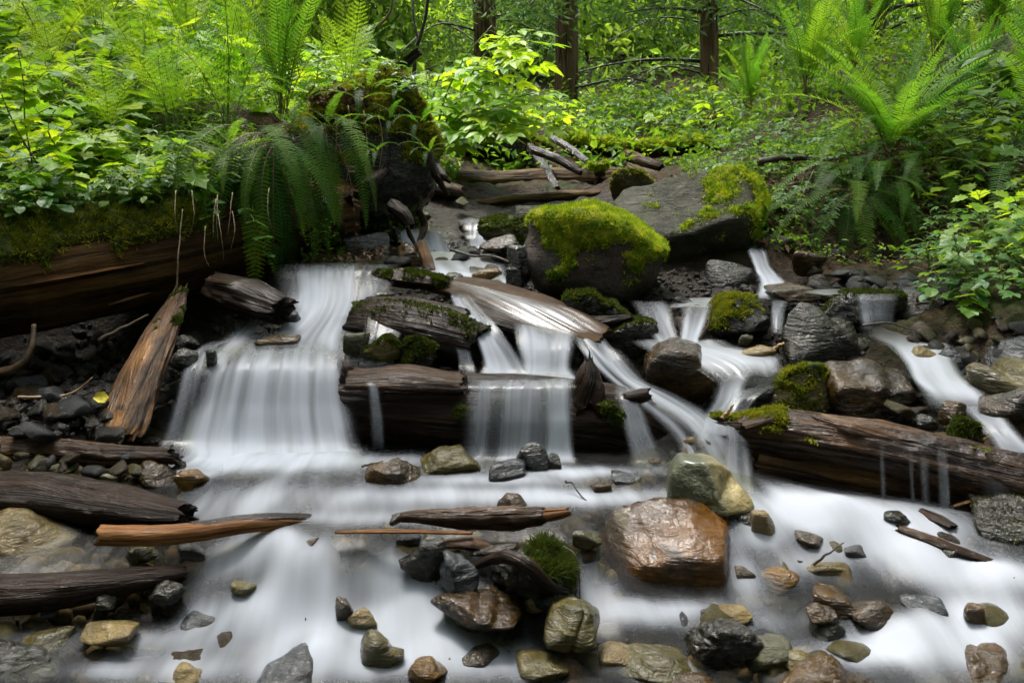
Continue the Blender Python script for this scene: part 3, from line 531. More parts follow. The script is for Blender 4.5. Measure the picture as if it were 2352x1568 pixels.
rock('slate_rock', 'dark layered slate rock above the pale rock on the right', 1815, 537, 90, 40, 'r_slate', 39, y=3.7, strata=.06)
rock('rust_rock', 'rust-brown wedge of rock to the right of the pale rock', 1855, 605, 80, 60, 'r_brown', 40, y=3.25)
rock('mossy_rock', 'squat black rock with olive moss on its left, between two right hand falls', 0, 0, 0, 0, 'r_dark', 41, y=2.78, p=12, sub=5,
     outline=[(1622,740),(1635,705),(1665,685),(1710,682),(1750,692),(1768,715),(1765,755),(1745,780),(1690,785),(1640,780)], moss=dict(cond=up_moss(.45, .85, 20, 4, 0, -3.), n=5000, mat='moss_olive', h=.007, thick=.004))
rock('sloping_rock', 'large dark sloping rock slab with sheen, right of the centre stream', 0, 0, 0, 0, 'r_dark', 42, y=2.68, depth=.6, sub=5, p=14, rough=.03,
     outline=[(1792,760),(1800,715),(1825,692),(1860,697),(1900,730),(1960,765),(2030,805),(2085,845),(2092,868),(2040,880),(1940,880),(1840,850),(1795,820)],
     moss=dict(cond=lambda V, N: sstep(.3, .6, -6 * (V[:, 2] + .035) - .1 + .5 * fbm(V * 22, 3, 8)) * sstep(-.5, 0, N[:, 2]) * .9, n=3500, mat='moss_dark', h=.006, thick=.003))
rock('brown_block', 'wet brown rectangular rock resting on the right hand log', 0, 0, 0, 0, 'r_brown', 43, y=2.38, depth=.7, sub=5, p=22, rough=.028, freq=1.6,
     planes=[(0, -.45, .9, .75), (.05, -1, .05, .7), (1, -.2, .1, .9), (-1, -.1, .2, .9), (0, 1, .2, .9), (.7, -.6, -.2, .85)],
     outline=[(1880,870),(1890,850),(1960,838),(2040,852),(2095,868),(2120,915),(2112,945),(2060,968),(1990,960),(1900,935),(1882,905)])
rock('mossy_shelf_rock', 'low mossy rock at the left of the brown rectangular rock', 0, 0, 0, 0, 'r_olive', 44, y=2.4, depth=.8, rough=.06,
     outline=[(1765,905),(1790,870),(1830,845),(1880,838),(1905,870),(1900,925),(1850,945),(1790,945)], moss=dict(cond=up_moss(.2, .7, 22, 5), n=5000, mat='moss_olive', h=.009))
rock('shiny_rock', 'shiny dark brown boulder left of the broad right cascade', 0, 0, 0, 0, 'r_brown', 45, y=2.48, depth=.9, sub=5, p=16, rough=.03, freq=1.4,
     outline=[(1478,850),(1490,812),(1520,790),(1570,790),(1620,810),(1648,838),(1640,880),(1612,925),(1570,932),(1520,905),(1485,880)])
rock('ledge_rock', 'black dripping rock ledge below the right bank, left half', 1975, 714, 190, 92, 'r_dark', 46, y=2.72, depth=.5, p=20, rough=.045, freq=2.0, moss=dict(cond=up_moss(.5, .9, 20, 9, .1), n=2500, mat='moss_dark', h=.006, thick=.002))
rock('ledge_rock', 'black dripping rock ledge below the right bank, right half', 2112, 713, 120, 88, 'r_dark', 47, y=2.70, depth=.6, p=20, rough=.045, freq=2.0)
rock('capstone', 'flat brown stone lying on top of the dark sloping rock by the ledge', 1820, 672, 120, 34, 'r_brown', 48, y=2.88, depth=1)
rock('flat_slab', 'olive flat slab lying at the right edge of the stream', 0, 0, 0, 0, 'r_olive', 49, y=2.52, depth=1, p=22, outline=[(2180,775),(2230,765),(2300,760),(2325,778),(2310,800),(2260,815),(2200,800)], strata=.04)
rock('blue_grey_rock', 'blue-grey shiny rock at the right edge below the flat slab', 0, 0, 0, 0, 'r_slate', 50, y=2.38, depth=.9, p=20, outline=[(2262,855),(2275,815),(2310,780),(2380,770),(2420,810),(2410,860),(2330,872)])
rock('green_tinged_rock', 'dull green-grey rock below the blue-grey rock at right edge', 0, 0, 0, 0, 'r_olive', 51, y=2.26, depth=.8, p=18, outline=[(2222,845),(2250,838),(2300,858),(2400,865),(2420,900),(2330,915),(2280,915),(2235,885)])
rock('brown_ridge_rock', 'brown ridged wet rock at right edge beside the narrow chute', 0, 0, 0, 0, 'r_brown', 52, y=2.1, depth=.8, p=18, strata=.03, outline=[(2255,935),(2290,905),(2350,885),(2440,890),(2450,980),(2380,1010),(2290,1000),(2262,970)])
rock('black_rock', 'black rock with a brown mossy top at the lower right edge', 0, 0, 0, 0, 'r_dark', 53, y=1.87, depth=.8, sub=5, p=20, outline=[(2225,1195),(2240,1165),(2290,1148),(2350,1140),(2440,1150),(2460,1240),(2400,1285),(2330,1280),(2260,1250)],
     moss=dict(cond=lambda V, N: sstep(.3, .6, -V[:, 0] * 12 - .2 + N[:, 2] * .6 + .3 * fbm(V * 25, 2, 3)) * .8, n=700, mat='moss_dark', h=.005, thick=-.004))
# -- rocks of the pool and the foreground
rock('angular_rock', 'angular rock with a green face and a yellow face, perched on the orange rock', 0, 0, 0, 0, 'r_twotone', 54, y=1.96, depth=.95, sub=5, p=22, rough=.018,
     planes=[(-.55, -.8, .18, .62), (.5, -.72, .5, .62), (.1, .2, .95, .85), (-.9, .1, .2, .85), (.9, .1, -.1, .9), (.3, -.4, -.85, .8), (0, 1, 0, .9)],
     outline=[(1528,1165),(1532,1120),(1542,1078),(1558,1060),(1592,1052),(1625,1050),(1665,1075),(1690,1110),(1722,1138),(1728,1160),(1700,1190),(1668,1200),(1620,1180),(1560,1172)])
rock('orange_rock', 'big flat-topped orange-brown rock with water draining around it', 0, 0, 0, 0, 'r_orange', 55, y=1.84, depth=.75, sub=5, p=20, rough=.022,
     planes=[(-.1, -.42, .9, .62), (-.1, -1, -.05, .72), (.95, -.25, .1, .85), (-.85, -.4, .2, .85), (0, 1, .1, .9), (.3, -.2, .95, .78)],
     outline=[(1385,1262),(1395,1228),(1425,1195),(1480,1178),(1560,1172),(1630,1180),(1680,1205),(1697,1250),(1694,1330),(1680,1380),(1600,1390),(1500,1378),(1420,1350),(1393,1305)])
rock('cracked_rock', 'olive rock split by a diagonal crack, standing in clear shallow water', 0, 0, 0, 0, 'r_olive', 56, depth=.9, y=1.585, sub=5, p=18, rough=.02, groove=(.85, .1, -.45, .12, .12, .07),
     planes=[(-.5, -.6, .6, .7), (.35, -.8, .45, .72), (0, .2, 1, .8), (.9, -.2, .2, .85), (-.9, .1, .1, .9), (.6, .1, .7, .78), (0, 1, 0, .9)],
     outline=[(1245,1450),(1258,1415),(1285,1390),(1318,1386),(1345,1392),(1372,1415),(1384,1438),(1370,1460),(1310,1470),(1262,1466)])
rock('knobbly_rock', 'black knobbly rough rock in the right foreground water', 0, 0, 0, 0, 'r_dark', 57, depth=.9, y=1.56, sub=5, p=8, rough=.085, freq=2.2,
     outline=[(1578,1480),(1600,1445),(1625,1422),(1668,1414),(1705,1418),(1732,1440),(1735,1480),(1712,1515),(1670,1530),(1625,1540),(1590,1515)])
rock('brown_rock', 'upper of two small brown rocks stacked in the right foreground', 0, 0, 0, 0, 'r_brown', 58, depth=.9, y=1.70, p=20, outline=[(1862,1368),(1885,1355),(1915,1358),(1950,1380),(1975,1410),(1968,1440),(1935,1445),(1905,1410),(1870,1390)])
rock('brown_rock', 'lower of two small brown rocks stacked in the right foreground', 0, 0, 0, 0, 'r_brown', 59, depth=.9, y=1.65, p=20, outline=[(1848,1395),(1862,1386),(1890,1390),(1920,1412),(1930,1432),(1900,1438),(1865,1425),(1850,1408)])
rock('dark_slab_stone', 'small black wedge of stone just below the two brown rocks', 1905, 1447, 70, 40, 'r_dark', 60, y=1.63, depth=.8)
rock('domed_rock', 'domed amber-brown rock parting the water right of the orange rock', 1795, 1330, 100, 54, 'r_amber', 61, depth=1, p=9)
rock('domed_rock', 'small dark brown domed rock in the white run at right', 1860, 1246, 70, 44, 'r_brown', 62, depth=1, p=9)
rock('pale_stone', 'pale buff stone just right of the angular green and yellow rock', 1752, 1203, 56, 66, 'r_tan', 63, depth=.9, p=12)
rock('black_stone', 'black stone tucked against the right side of the orange rock', 1718, 1208, 52, 48, 'r_dark', 64, depth=.9)
rock('flat_tan_stone', 'flat tan stone awash with a sprig of moss on it', 1880, 1300, 124, 44, 'r_tan', 65, depth=.9, p=12)
rock('dark_stone', 'dark stone half drowned right of the moss sprig stone', 1968, 1270, 70, 40, 'r_slate', 66, depth=.9)
rock('flat_dark_stone', 'long flat dark stone under the domed amber rock', 1800, 1378, 120, 34, 'r_dark', 67, depth=.9)
rock('small_brown_stone', 'small brown stone at the lower right corner of the orange rock', 1710, 1318, 46, 36, 'r_brown', 68, depth=.9)
rock('broad_slate', 'broad grey slate slab awash at the right foreground edge', 2250, 1320, 190, 60, 'r_slate', 69, depth=.9, p=20)
rock('wavy_rock', 'glistening olive rock with wavy ridges in the pool below the log', 0, 0, 0, 0, 'r_olive', 70, depth=.8, y=2.14, sub=5, rough=.03, freq=1.9, p=14,
     outline=[(962,1062),(985,1042),(1030,1030),(1075,1038),(1102,1062),(1108,1082),(1085,1102),(1040,1106),(990,1085)])
rock('dark_brown_rock', 'dark brown craggy rock left of the wavy ridged rock', 0, 0, 0, 0, 'r_brown', 71, depth=.8, y=2.06, sub=5, rough=.07, freq=1.6, outline=[(838,1092),(850,1070),(890,1062),(940,1066),(962,1090),(960,1122),(915,1136),(855,1132)])
rock('upright_rock', 'smooth dark rounded rock standing upright below the log falls', 0, 0, 0, 0, 'r_slate', 72, depth=.9, y=2.12, rough=.015, p=9, outline=[(1188,1080),(1190,1040),(1200,1020),(1225,1014),(1248,1022),(1258,1055),(1255,1085),(1220,1092)])
rock('low_rock', 'low dark rock lying against the smooth upright rock', 1165, 1080, 84, 38, 'r_slate', 73, y=2.07, depth=.9, p=9)
rock('small_slanted_rock', 'small slanted dark stone right of the smooth upright rock', 1270, 1062, 40, 44, 'r_dark', 74, y=2.12)
rock('amber_rock', 'glossy amber-brown block at the left edge of the pool', 0, 0, 0, 0, 'r_amber', 75, depth=.9, y=2.07, p=16, rough=.02, outline=[(405,1108),(412,1082),(440,1076),(470,1082),(484,1105),(475,1122),(430,1126)])
rock('brown_rough_rock', 'rough brown rock between the log end and the amber block', 0, 0, 0, 0, 'r_brown', 76, depth=.9, y=2.1, rough=.06, outline=[(300,1090),(320,1070),(365,1068),(400,1085),(404,1112),(380,1124),(330,1110)])
rock('grey_stone', 'grey stone lying under the short left log', 138, 1085, 70, 32, 'r_grey', 77, y=2.1)
rock('grey_stone', 'flat brownish-grey stone left of the rough brown rock', 235, 1090, 90, 30, 'r_olive', 78, y=2.1)
rock('pale_yellow_rock', 'pale yellowish angular rock at the left edge of the picture', 0, 0, 0, 0, 'r_tan', 79, depth=.9, y=1.88, sub=5, p=16, rough=.035, outline=[(-60,1240),(-40,1200),(20,1188),(70,1188),(110,1205),(168,1235),(165,1255),(120,1280),(60,1300),(0,1310),(-50,1290)])
rock('green_peak_stone', 'small green-grey peaked stone below the bark stick', 0, 0, 0, 0, 'r_olive', 80, depth=.9, outline=[(288,1282),(310,1258),(330,1249),(352,1265),(362,1280),(330,1290)])
rock('dark_low_stone', 'dark shiny stone right of the green peaked stone', 440, 1266, 70, 30, 'r_dark', 81)
rock('dark_streaked_rock', 'dark streaked rock left of the smooth white water mound', 0, 0, 0, 0, 'r_dark', 82, depth=.8, p=18, outline=[(332,1388),(350,1360),(385,1340),(420,1335),(430,1345),(415,1370),(380,1385)])
rock('small_dark_stone', 'small black stone below the lower left log', 240, 1386, 50, 40, 'r_dark', 83)
rock('small_green_stone', 'small green-black pebble in the shallows below the lower left log', 114, 1410, 40, 20, 'r_slate', 84, sub=3)
rock('tilted_dark_slab', 'tall dark tilted slab beside the little fall at centre front', 0, 0, 0, 0, 'r_dark', 85, depth=.8, y=1.74, p=20, outline=[(945,1330),(960,1260),(985,1225),(1010,1218),(1022,1232),(1018,1290),(1005,1340),(985,1375),(950,1375)])
rock('slate_block', 'shiny striated slate block at the centre of the foreground', 0, 0, 0, 0, 'r_slate', 86, depth=.9, y=1.69, p=22, strata=.04, outline=[(1008,1340),(1015,1300),(1030,1282),(1065,1285),(1098,1305),(1095,1345),(1050,1362)])
rock('flat_brown_rock', 'long flat glossy brown rock below the slate block', 0, 0, 0, 0, 'r_brown', 87, depth=.9, y=1.64, sub=5, p=16, rough=.035, freq=1.5, outline=[(985,1375),(1010,1358),(1060,1360),(1100,1380),(1150,1385),(1195,1392),(1204,1408),(1180,1430),(1120,1450),(1080,1455),(1040,1420)])
rock('dark_plate_rock', 'dark plated rock under the moss tangle in the centre foreground', 0, 0, 0, 0, 'r_dark', 88, depth=.9, y=1.70, sub=5, rough=.06, freq=1.6, strata=.05, outline=[(1125,1340),(1135,1300),(1160,1275),(1210,1255),(1260,1260),(1305,1290),(1310,1330),(1280,1370),(1200,1380),(1140,1365)],
     moss=dict(cond=lambda V, N: sstep(.3, .6, V[:, 0] * 9 + .1 + N[:, 2] * .5 + .5 * fbm(V * 25, 2, 3)), n=5000, mat='moss_dark', h=.02, thick=.006, blade=.0014))
rock('glossy_stone', 'glossy dark stone below the moss tangle', 1270, 1378, 110, 40, 'r_slate', 89, y=1.66)
rock('yellow_pebble', 'small yellowish stone left of the cracked rock', 1228, 1390, 44, 40, 'r_tan', 90, y=1.66, sub=3)
rock('brown_pebble', 'brown stone behind the moss tangle near the stick tip', 1348, 1238, 70, 52, 'r_olive', 91, y=1.8)
rock('green_low_stone', 'small green-brown stone awash above the orange rock', 1400, 1158, 56, 24, 'r_olive', 92, y=1.95, sub=3)
rock('wood_like_stone', 'dark shard of wood-brown stone behind the floating stick', 0, 0, 0, 0, 'r_brown', 93, y=1.92, outline=[(1140,1165),(1150,1145),(1175,1138),(1205,1150),(1212,1165),(1180,1178),(1150,1178)])
rock('foreground_rock', 'brown rounded rock rising through white water in the bottom centre', 0, 0, 0, 0, 'r_olive', 94, y=1.57, depth=.9, p=9, outline=[(825,1500),(832,1470),(852,1448),(878,1455),(900,1480),(908,1515),(895,1545),(850,1552),(828,1530)])
rock('foreground_rock', 'orange-brown wet rock at the bottom edge in white water', 0, 0, 0, 0, 'r_amber', 95, y=1.52, depth=.9, p=14, outline=[(935,1545),(950,1520),(975,1514),(1010,1530),(1028,1552),(1000,1572),(950,1572)])
rock('blue_grey_slab', 'smooth blue-grey slab at the bottom edge left of centre', 0, 0, 0, 0, 'r_slate', 96, y=1.52, depth=1, p=20, rough=.012, outline=[(560,1580),(600,1545),(650,1520),(700,1508),(720,1520),(726,1560),(715,1590),(640,1610)])
rock('pale_green_rock', 'pale green-buff rock at the bottom edge on the left', 0, 0, 0, 0, 'r_tan', 97, y=1.51, depth=.9, outline=[(375,1568),(400,1545),(430,1522),(450,1530),(466,1560),(455,1590),(400,1590)])
rock('purple_grey_slab', 'purple-grey angular slab showing through the milky water on the left', 0, 0, 0, 0, 'r_slate', 98, y=1.665, depth=1, p=22, outline=[(335,1480),(370,1460),(420,1430),(480,1405),(525,1420),(525,1450),(480,1465),(420,1470),(370,1492)])
rock('corner_rock', 'dark glossy rock in the bottom left corner', 0, 0, 0, 0, 'r_dark', 99, y=1.55, depth=.9, outline=[(-40,1540),(0,1500),(50,1490),(120,1500),(150,1530),(120,1570),(30,1580),(-40,1580)])
rock('corner_rock', 'brown and white rock in the bottom right corner', 0, 0, 0, 0, 'r_brown', 100, y=1.54, depth=.9, outline=[(2150,1580),(2200,1540),(2260,1500),(2300,1488),(2330,1520),(2345,1560),(2300,1600),(2200,1600)])
rock('long_brown_slab', 'long low brown slab lying along the bottom edge at right', 0, 0, 0, 0, 'r_brown', 101, y=1.51, depth=.6, p=14, outline=[(1780,1570),(1790,1545),(1860,1536),(1950,1545),(2010,1560),(2000,1590),(1800,1595)])
rock('small_red_stone', 'small reddish stone against the dark shore of the log at right of the pool', 1505, 1060, 30, 20, 'r_orange', 102, y=2.2, sub=3)
# -- rocks among the falls
rock('green_dark_rock', 'small green-black mossy rock on the shelf above the lower log', 0, 0, 0, 0, 'r_olive', 103, y=2.5, rough=.04, outline=[(850,815),(865,785),(895,772),(915,785),(920,815),(905,838),(865,838)], moss=dict(cond=up_moss(.3, .8, 25, 3, 0, 6), n=1500, mat='moss_dark', h=.006, thick=.002))
rock('drip_rock', 'mossy dripping clod beside the green-black rock above the lower log', 965, 808, 80, 66, 'r_dark', 104, y=2.5, rough=.09, moss=dict(cond=up_moss(.0, .6, 25, 3), n=2500, mat='moss_dark', h=.008, thick=.002))
rock('brown_fall_rock', 'brown rock showing through the left fall', 640, 792, 100, 50, 'r_brown', 105, y=2.6)
rock('round_fall_rock', 'round grey rock veiled by the upper left fall', 668, 742, 46, 66, 'r_slate', 106, y=2.74, p=8)
rock('shelf_stone', 'pale grey stone half under water on the shelf above the lower log', 820, 790, 60, 50, 'r_grey', 107, y=2.52, sub=3)
rock('black_edge_rock', 'black wet rocks stacked beside the rotten plank top', 425, 790, 70, 46, 'r_dark', 108, y=2.52, rough=.08)
rock('black_edge_rock', 'black wet rock directly right of the rotten orange plank', 425, 830, 60, 56, 'r_dark', 109, y=2.45, rough=.08)
rock('splinter_stone', 'small upright dark splinter in the left fall', 486, 825, 26, 50, 'r_dark', 110, y=2.44, sub=3)
rock('dark_pool_rock', 'dark smooth boulder in shadow beneath the hanging ferns', 840, 570, 110, 70, 'r_slate', 111, y=3.45, p=8)
rock('small_lip_stone', 'small black stone on the lip above the sloping slab', 1042, 640, 44, 26, 'r_dark', 112, y=2.98, sub=3)
rock('rounded_brown_stone', 'rounded orange-brown stone beside the mossy boulder foot', 1118, 630, 70, 24, 'r_amber', 113, y=3.04, sub=3)
rock('dark_root_rock', 'black craggy rock at the left foot of the mossy boulder', 1192, 620, 56, 110, 'r_dark', 114, y=3.1, rough=.09)
rock('shelf_pebble', 'tiny wet pebble on the upper shelf left of the upper log', 878, 683, 30, 22, 'r_olive', 115, y=2.85, sub=3)
rock('pale_flow_stone', 'pale stone under thin water left of the dark sloping rock', 1735, 818, 90, 44, 'r_tan', 116, y=2.5, p=10)
rock('round_pale_stone', 'small round pale stone on moss at the foot of the squat black rock', 1712, 782, 36, 26, 'r_grey', 117, y=2.6, sub=3)
rock('dark_shelf_rock', 'dark mossy shelf of rock behind the shiny brown boulder', 1440, 775, 130, 90, 'r_dark', 118, y=2.68, rough=.05, moss=dict(cond=up_moss(.5, .9, 20, 4), n=1200, mat='moss_dark', h=.006, thick=.002))
rock('wet_grey_rock', 'wet grey rock under the thin flow left of the mossy shelf rock', 1730, 885, 120, 60, 'r_slate', 119, y=2.42, p=10)
rock('foam_rock', 'pale rounded rock washed by the far right cascade', 2125, 820, 70, 50, 'r_tan', 120, y=2.44, p=9)
rock('dark_foam_rock', 'dark rounded rock right of the far right cascade', 2190, 835, 80, 70, 'r_slate', 121, y=2.42, p=9)
rock('knob_rock', 'small brown knob of rock on the right hand log beside the narrow chute', 2195, 945, 52, 46, 'r_brown', 122, y=2.12)
rock('knob_rock', 'small black knob of rock on the right hand log, left of the brown knob', 2128, 968, 46, 34, 'r_dark', 123, y=2.12, sub=3)
rock('mossy_clod', 'black mossy clod below the brown knob on the right hand log', 2210, 1000, 80, 80, 'r_dark', 124, y=2.06, rough=.08, moss=dict(cond=up_moss(.1, .7, 25, 3), n=1500, mat='moss_dark', h=.008, thick=.003))

FG = [(790,1390,44,54,'r_brown','small brown stone standing below the centre drop'),(835,1408,64,46,'r_tan','pale rounded stone beside the small brown stone below the drop'),(250,1440,130,52,'r_tan','flat tan stone in the shallows below the lower left log'),(100,1462,110,40,'r_olive','flat olive stone near the bottom left corner'),
 (1500,1512,170,44,'r_olive','long flat olive stone left of the knobbly black rock'),(1765,1490,120,52,'r_grey','pale grey slab under clear water right of the knobbly rock'),(1830,1508,90,40,'r_olive','olive stone right of the pale grey slab'),(1690,1396,74,34,'r_tan','tan stone just below the orange rock'),(2010,1395,120,56,'r_brown','brown stone awash right of the two stacked rocks'),
 (2120,1385,90,44,'r_slate','grey-blue stone awash in the right run'),(2232,1402,46,54,'r_amber','small amber stone in the right hand white run'),(1105,1490,90,36,'r_brown','low brown stone left below the cracked rock'),(1420,1492,100,34,'r_tan','tan streaked stone right below the cracked rock'),(1245,1520,120,40,'r_olive','yellow-olive stone at the bottom below the cracked rock'),(1590,1560,120,30,'r_brown','brown stone at the bottom edge below the knobbly rock'),
 (560,1340,60,30,'r_olive','small olive stone left of the smooth water mound'),(1120,1170,60,26,'r_brown','small brown stone behind the wet drift stick'),(1440,1090,70,26,'r_slate','low slate stone in the pool left of the angular rock'),(1380,1110,50,24,'r_brown','low brown stone in the pool by the bent twig'),(2060,1175,60,24,'r_dark','low black stone under the right log'),(1010,1500,60,34,'r_amber','amber pebble in white water at bottom centre'),(2180,1260,60,30,'r_dark','black pebble by the floating splinter'),(1640,1400,60,28,'r_dark','black stone at the foot of the orange rock'),(940,1230,60,30,'r_dark','dark stone under the tan lath'),(700,1240,60,26,'r_brown','brown stone under the right end of the peeled stick')]
for i, (u, v, w_, h_, m, lab) in enumerate(FG):
    y_ = hit(u, v + h_ * .3) - .02
    rock('stream_stone', lab, u, v, w_, h_, m, 700 + i, y=y_, depth=.9, sub=4, p=13, rough=.05, hmin=.62, lift=-.010)
# -- rubble one cannot tell apart singly
_protos = {}
def rubble(n, region, mats, size, label, group, seed, name='stone', bury=.3, smooth=False):
    rg = np.random.default_rng(seed); k = 0; t = 0
    while k < n and t < n * 30:
        t += 1; u = rg.uniform(region[0], region[1]); v = rg.uniform(region[2], region[3]); y = hit(u, v)
        if y > 6: continue
        p = P(u, v, y); m = mats[rg.integers(len(mats))]; i = rg.integers(5)
        if (m, i, smooth) not in _protos:
            V, Fc = rock_arrays(np.array([1, .8, .62]), 500 + int(i) * 7, sub=3, rough=.03, p=11, nplanes=12, hmin=.7) if smooth else rock_arrays(np.array([1, .8, .62]), 500 + int(i) * 7, sub=3, rough=.035, p=26, nplanes=9, hmin=.55)
            _protos[(m, i, smooth)] = mk_mesh('stone', V, Fc, [M[m]])
        o = ob(name, _protos[(m, i, smooth)], None, (p[0], p[1], p[2] - size * bury * .4 - .04 * float(wet(p[0], p[1])[0]) * (2.35 < p[1] < 3.5)), label, 'stone', group)
        s_ = size * rg.uniform(.55, 1.25); o.scale = (s_, s_ * rg.uniform(.8, 1.2), s_ * rg.uniform(.6, 1.1)); o.rotation_euler = (rg.uniform(-.4, .4), rg.uniform(-.4, .4), rg.uniform(0, 6.28)); k += 1
rubble(75, (0, 520, 740, 1010), ['r_dark', 'r_slate', 'r_dark', 'r_brown'], .036, 'dark wet stone in the rubble under the big left log', 'rubble under the big left log', 1)
rubble(12, (0, 420, 1040, 1100), ['r_brown', 'r_slate', 'r_olive'], .026, 'small wet stone along the short left log', 'stones along the short left log', 2)
rubble(55, (1830, 2200, 555, 665), ['r_dark', 'r_slate', 'r_dark', 'r_brown'], .034, 'dark angular stone in the wet rubble below the right bank ferns', 'rubble below the right bank', 3)
rubble(18, (2080, 2352, 720, 800), ['r_dark', 'r_olive', 'r_brown'], .026, 'small stone at the muddy right edge of the stream', 'stones at the muddy right edge', 4)
rubble(22, (0, 1100, 1400, 1568), ['r_brown', 'r_olive', 'r_amber', 'r_slate'], .036, 'wet stone in the milky water of the left foreground', 'bed stones of the left foreground', 5, bury=.55, smooth=True)
rubble(34, (1050, 2352, 1400, 1568), ['r_brown', 'r_olive', 'r_tan', 'r_amber', 'r_slate'], .038, 'wet stone in the clear shallows of the right foreground', 'bed stones of the right foreground', 6, bury=.5, smooth=True)
rubble(16, (1700, 2352, 1220, 1400), ['r_brown', 'r_olive', 'r_tan', 'r_slate'], .03, 'stone awash in the white run on the right', 'bed stones of the right run', 7, bury=.5, smooth=True)
rubble(14, (960, 1400, 1240, 1400), ['r_brown', 'r_dark', 'r_slate'], .026, 'dark stone lodged around the moss tangle', 'stones round the moss tangle', 8)
rubble(28, (900, 1420, 455, 600), ['r_dark', 'r_olive', 'r_slate'], .04, 'dark stone beside the upper pool', 'stones beside the upper pool', 9)
rubble(12, (1540, 1760, 640, 720), ['r_dark', 'r_brown'], .03, 'dark stone at the foot of the slab boulder', 'stones at the foot of the slab boulder', 10)
rubble(10, (1480, 1800, 800, 900), ['r_brown', 'r_olive', 'r_slate'], .03, 'stone washed by the middle right cascade', 'stones in the middle right cascade', 11, bury=.8)
rubble(10, (2060, 2260, 780, 940), ['r_brown', 'r_olive', 'r_slate'], .034, 'stone washed by the far right cascade', 'stones in the far right cascade', 12, bury=.8)
# gravel of the bed
def gravel(n, seed, x0=-1.7, x1=1.7, y0=1.2, y1=3.8, g=.0032, top=.026, mat='gravel', sink=.045):
    rg = np.random.default_rng(seed); D, Fc = ico(1); nvv = len(D)
    px = rg.uniform(x0, x1, n * 3); py = rg.uniform(y0, y1, n * 3); k = wet(px, py) > .55; px, py = px[k][:n], py[k][:n]; n = len(px)
    sc = rg.gamma(3, g, n).clip(.004, top); pz = surf(px, py) - sink - .04 * ((py > 2.35) & (py < 3.5))
    V = D[None] * (sc[:, None, None] * rg.uniform(.55, 1.2, (n, 1, 3))) * (1 + .09 * rg.normal(size=(n, nvv, 1)))
    a = rg.uniform(0, 6.28, n); ca, sa = np.cos(a)[:, None], np.sin(a)[:, None]
    V = np.stack([V[..., 0] * ca - V[..., 1] * sa, V[..., 0] * sa + V[..., 1] * ca, V[..., 2]], -1) + np.stack([px, py, pz], -1)[:, None]
    return mk_mesh('gravel', V.reshape(-1, 3), (Fc[None] + (np.arange(n) * nvv)[:, None, None]).reshape(-1, 3), [M[mat]], smooth=mat == 'gravel2')
s = NT('gravel_mixed'); co = s.coord(); n1 = s.noise(co, 30, 2); n2 = s.noise(co, 120, 4)
c = s.ramp(n1, (.3, (.025, .022, .018)), (.42, (.12, .085, .04)), (.52, (.05, .05, .04)), (.62, (.24, .19, .11)), (.75, (.08, .06, .03)))
c2 = s.ramp(n1, (.3, (.04, .035, .02)), (.42, (.17, .12, .06)), (.52, (.08, .085, .05)), (.62, (.30, .25, .15)), (.75, (.11, .085, .045)))
M['gravel2'] = s.done(s.principled(Base_Color=s.mix(1.0, c2, (.5, .42, .34), 'MULTIPLY'), Roughness=.7, Specular_IOR_Level=.15))
s = NT('gravel_dark'); co = s.coord(); n1 = s.noise(co, 30, 2); n2 = s.noise(co, 120, 4)
M['gravel'] = s.done(s.principled(Base_Color=s.ramp(n1, (.3, (.007, .006, .005)), (.45, (.022, .017, .011)), (.6, (.013, .012, .010)), (.72, (.045, .032, .017))), Roughness=.5, Specular_IOR_Level=.3, Normal=s.bump(n2, .9, .01)))
g = ob('gravel', gravel(4500, 3, y0=2.25, sink=.055), kind='stuff'); g['label'] = 'dark wet gravel between the falls'
g = ob('gravel', gravel(3800, 4, y0=1.2, y1=2.25, g=.005, top=.032, mat='gravel2', sink=.055), kind='stuff'); g['label'] = 'brown and olive gravel under the foreground water'
g = ob('gravel', gravel(600, 5, x0=-1.4, x1=-.55, y0=2.2, y1=2.9, g=.005, top=.026, sink=.025), kind='stuff'); g['label'] = 'dark rubble under the big left log'
g = ob('gravel', gravel(700, 6, x0=.98, x1=1.7, y0=2.6, y1=3.6, g=.005, top=.03, sink=.03), kind='stuff'); g['label'] = 'dark rubble below the right bank'

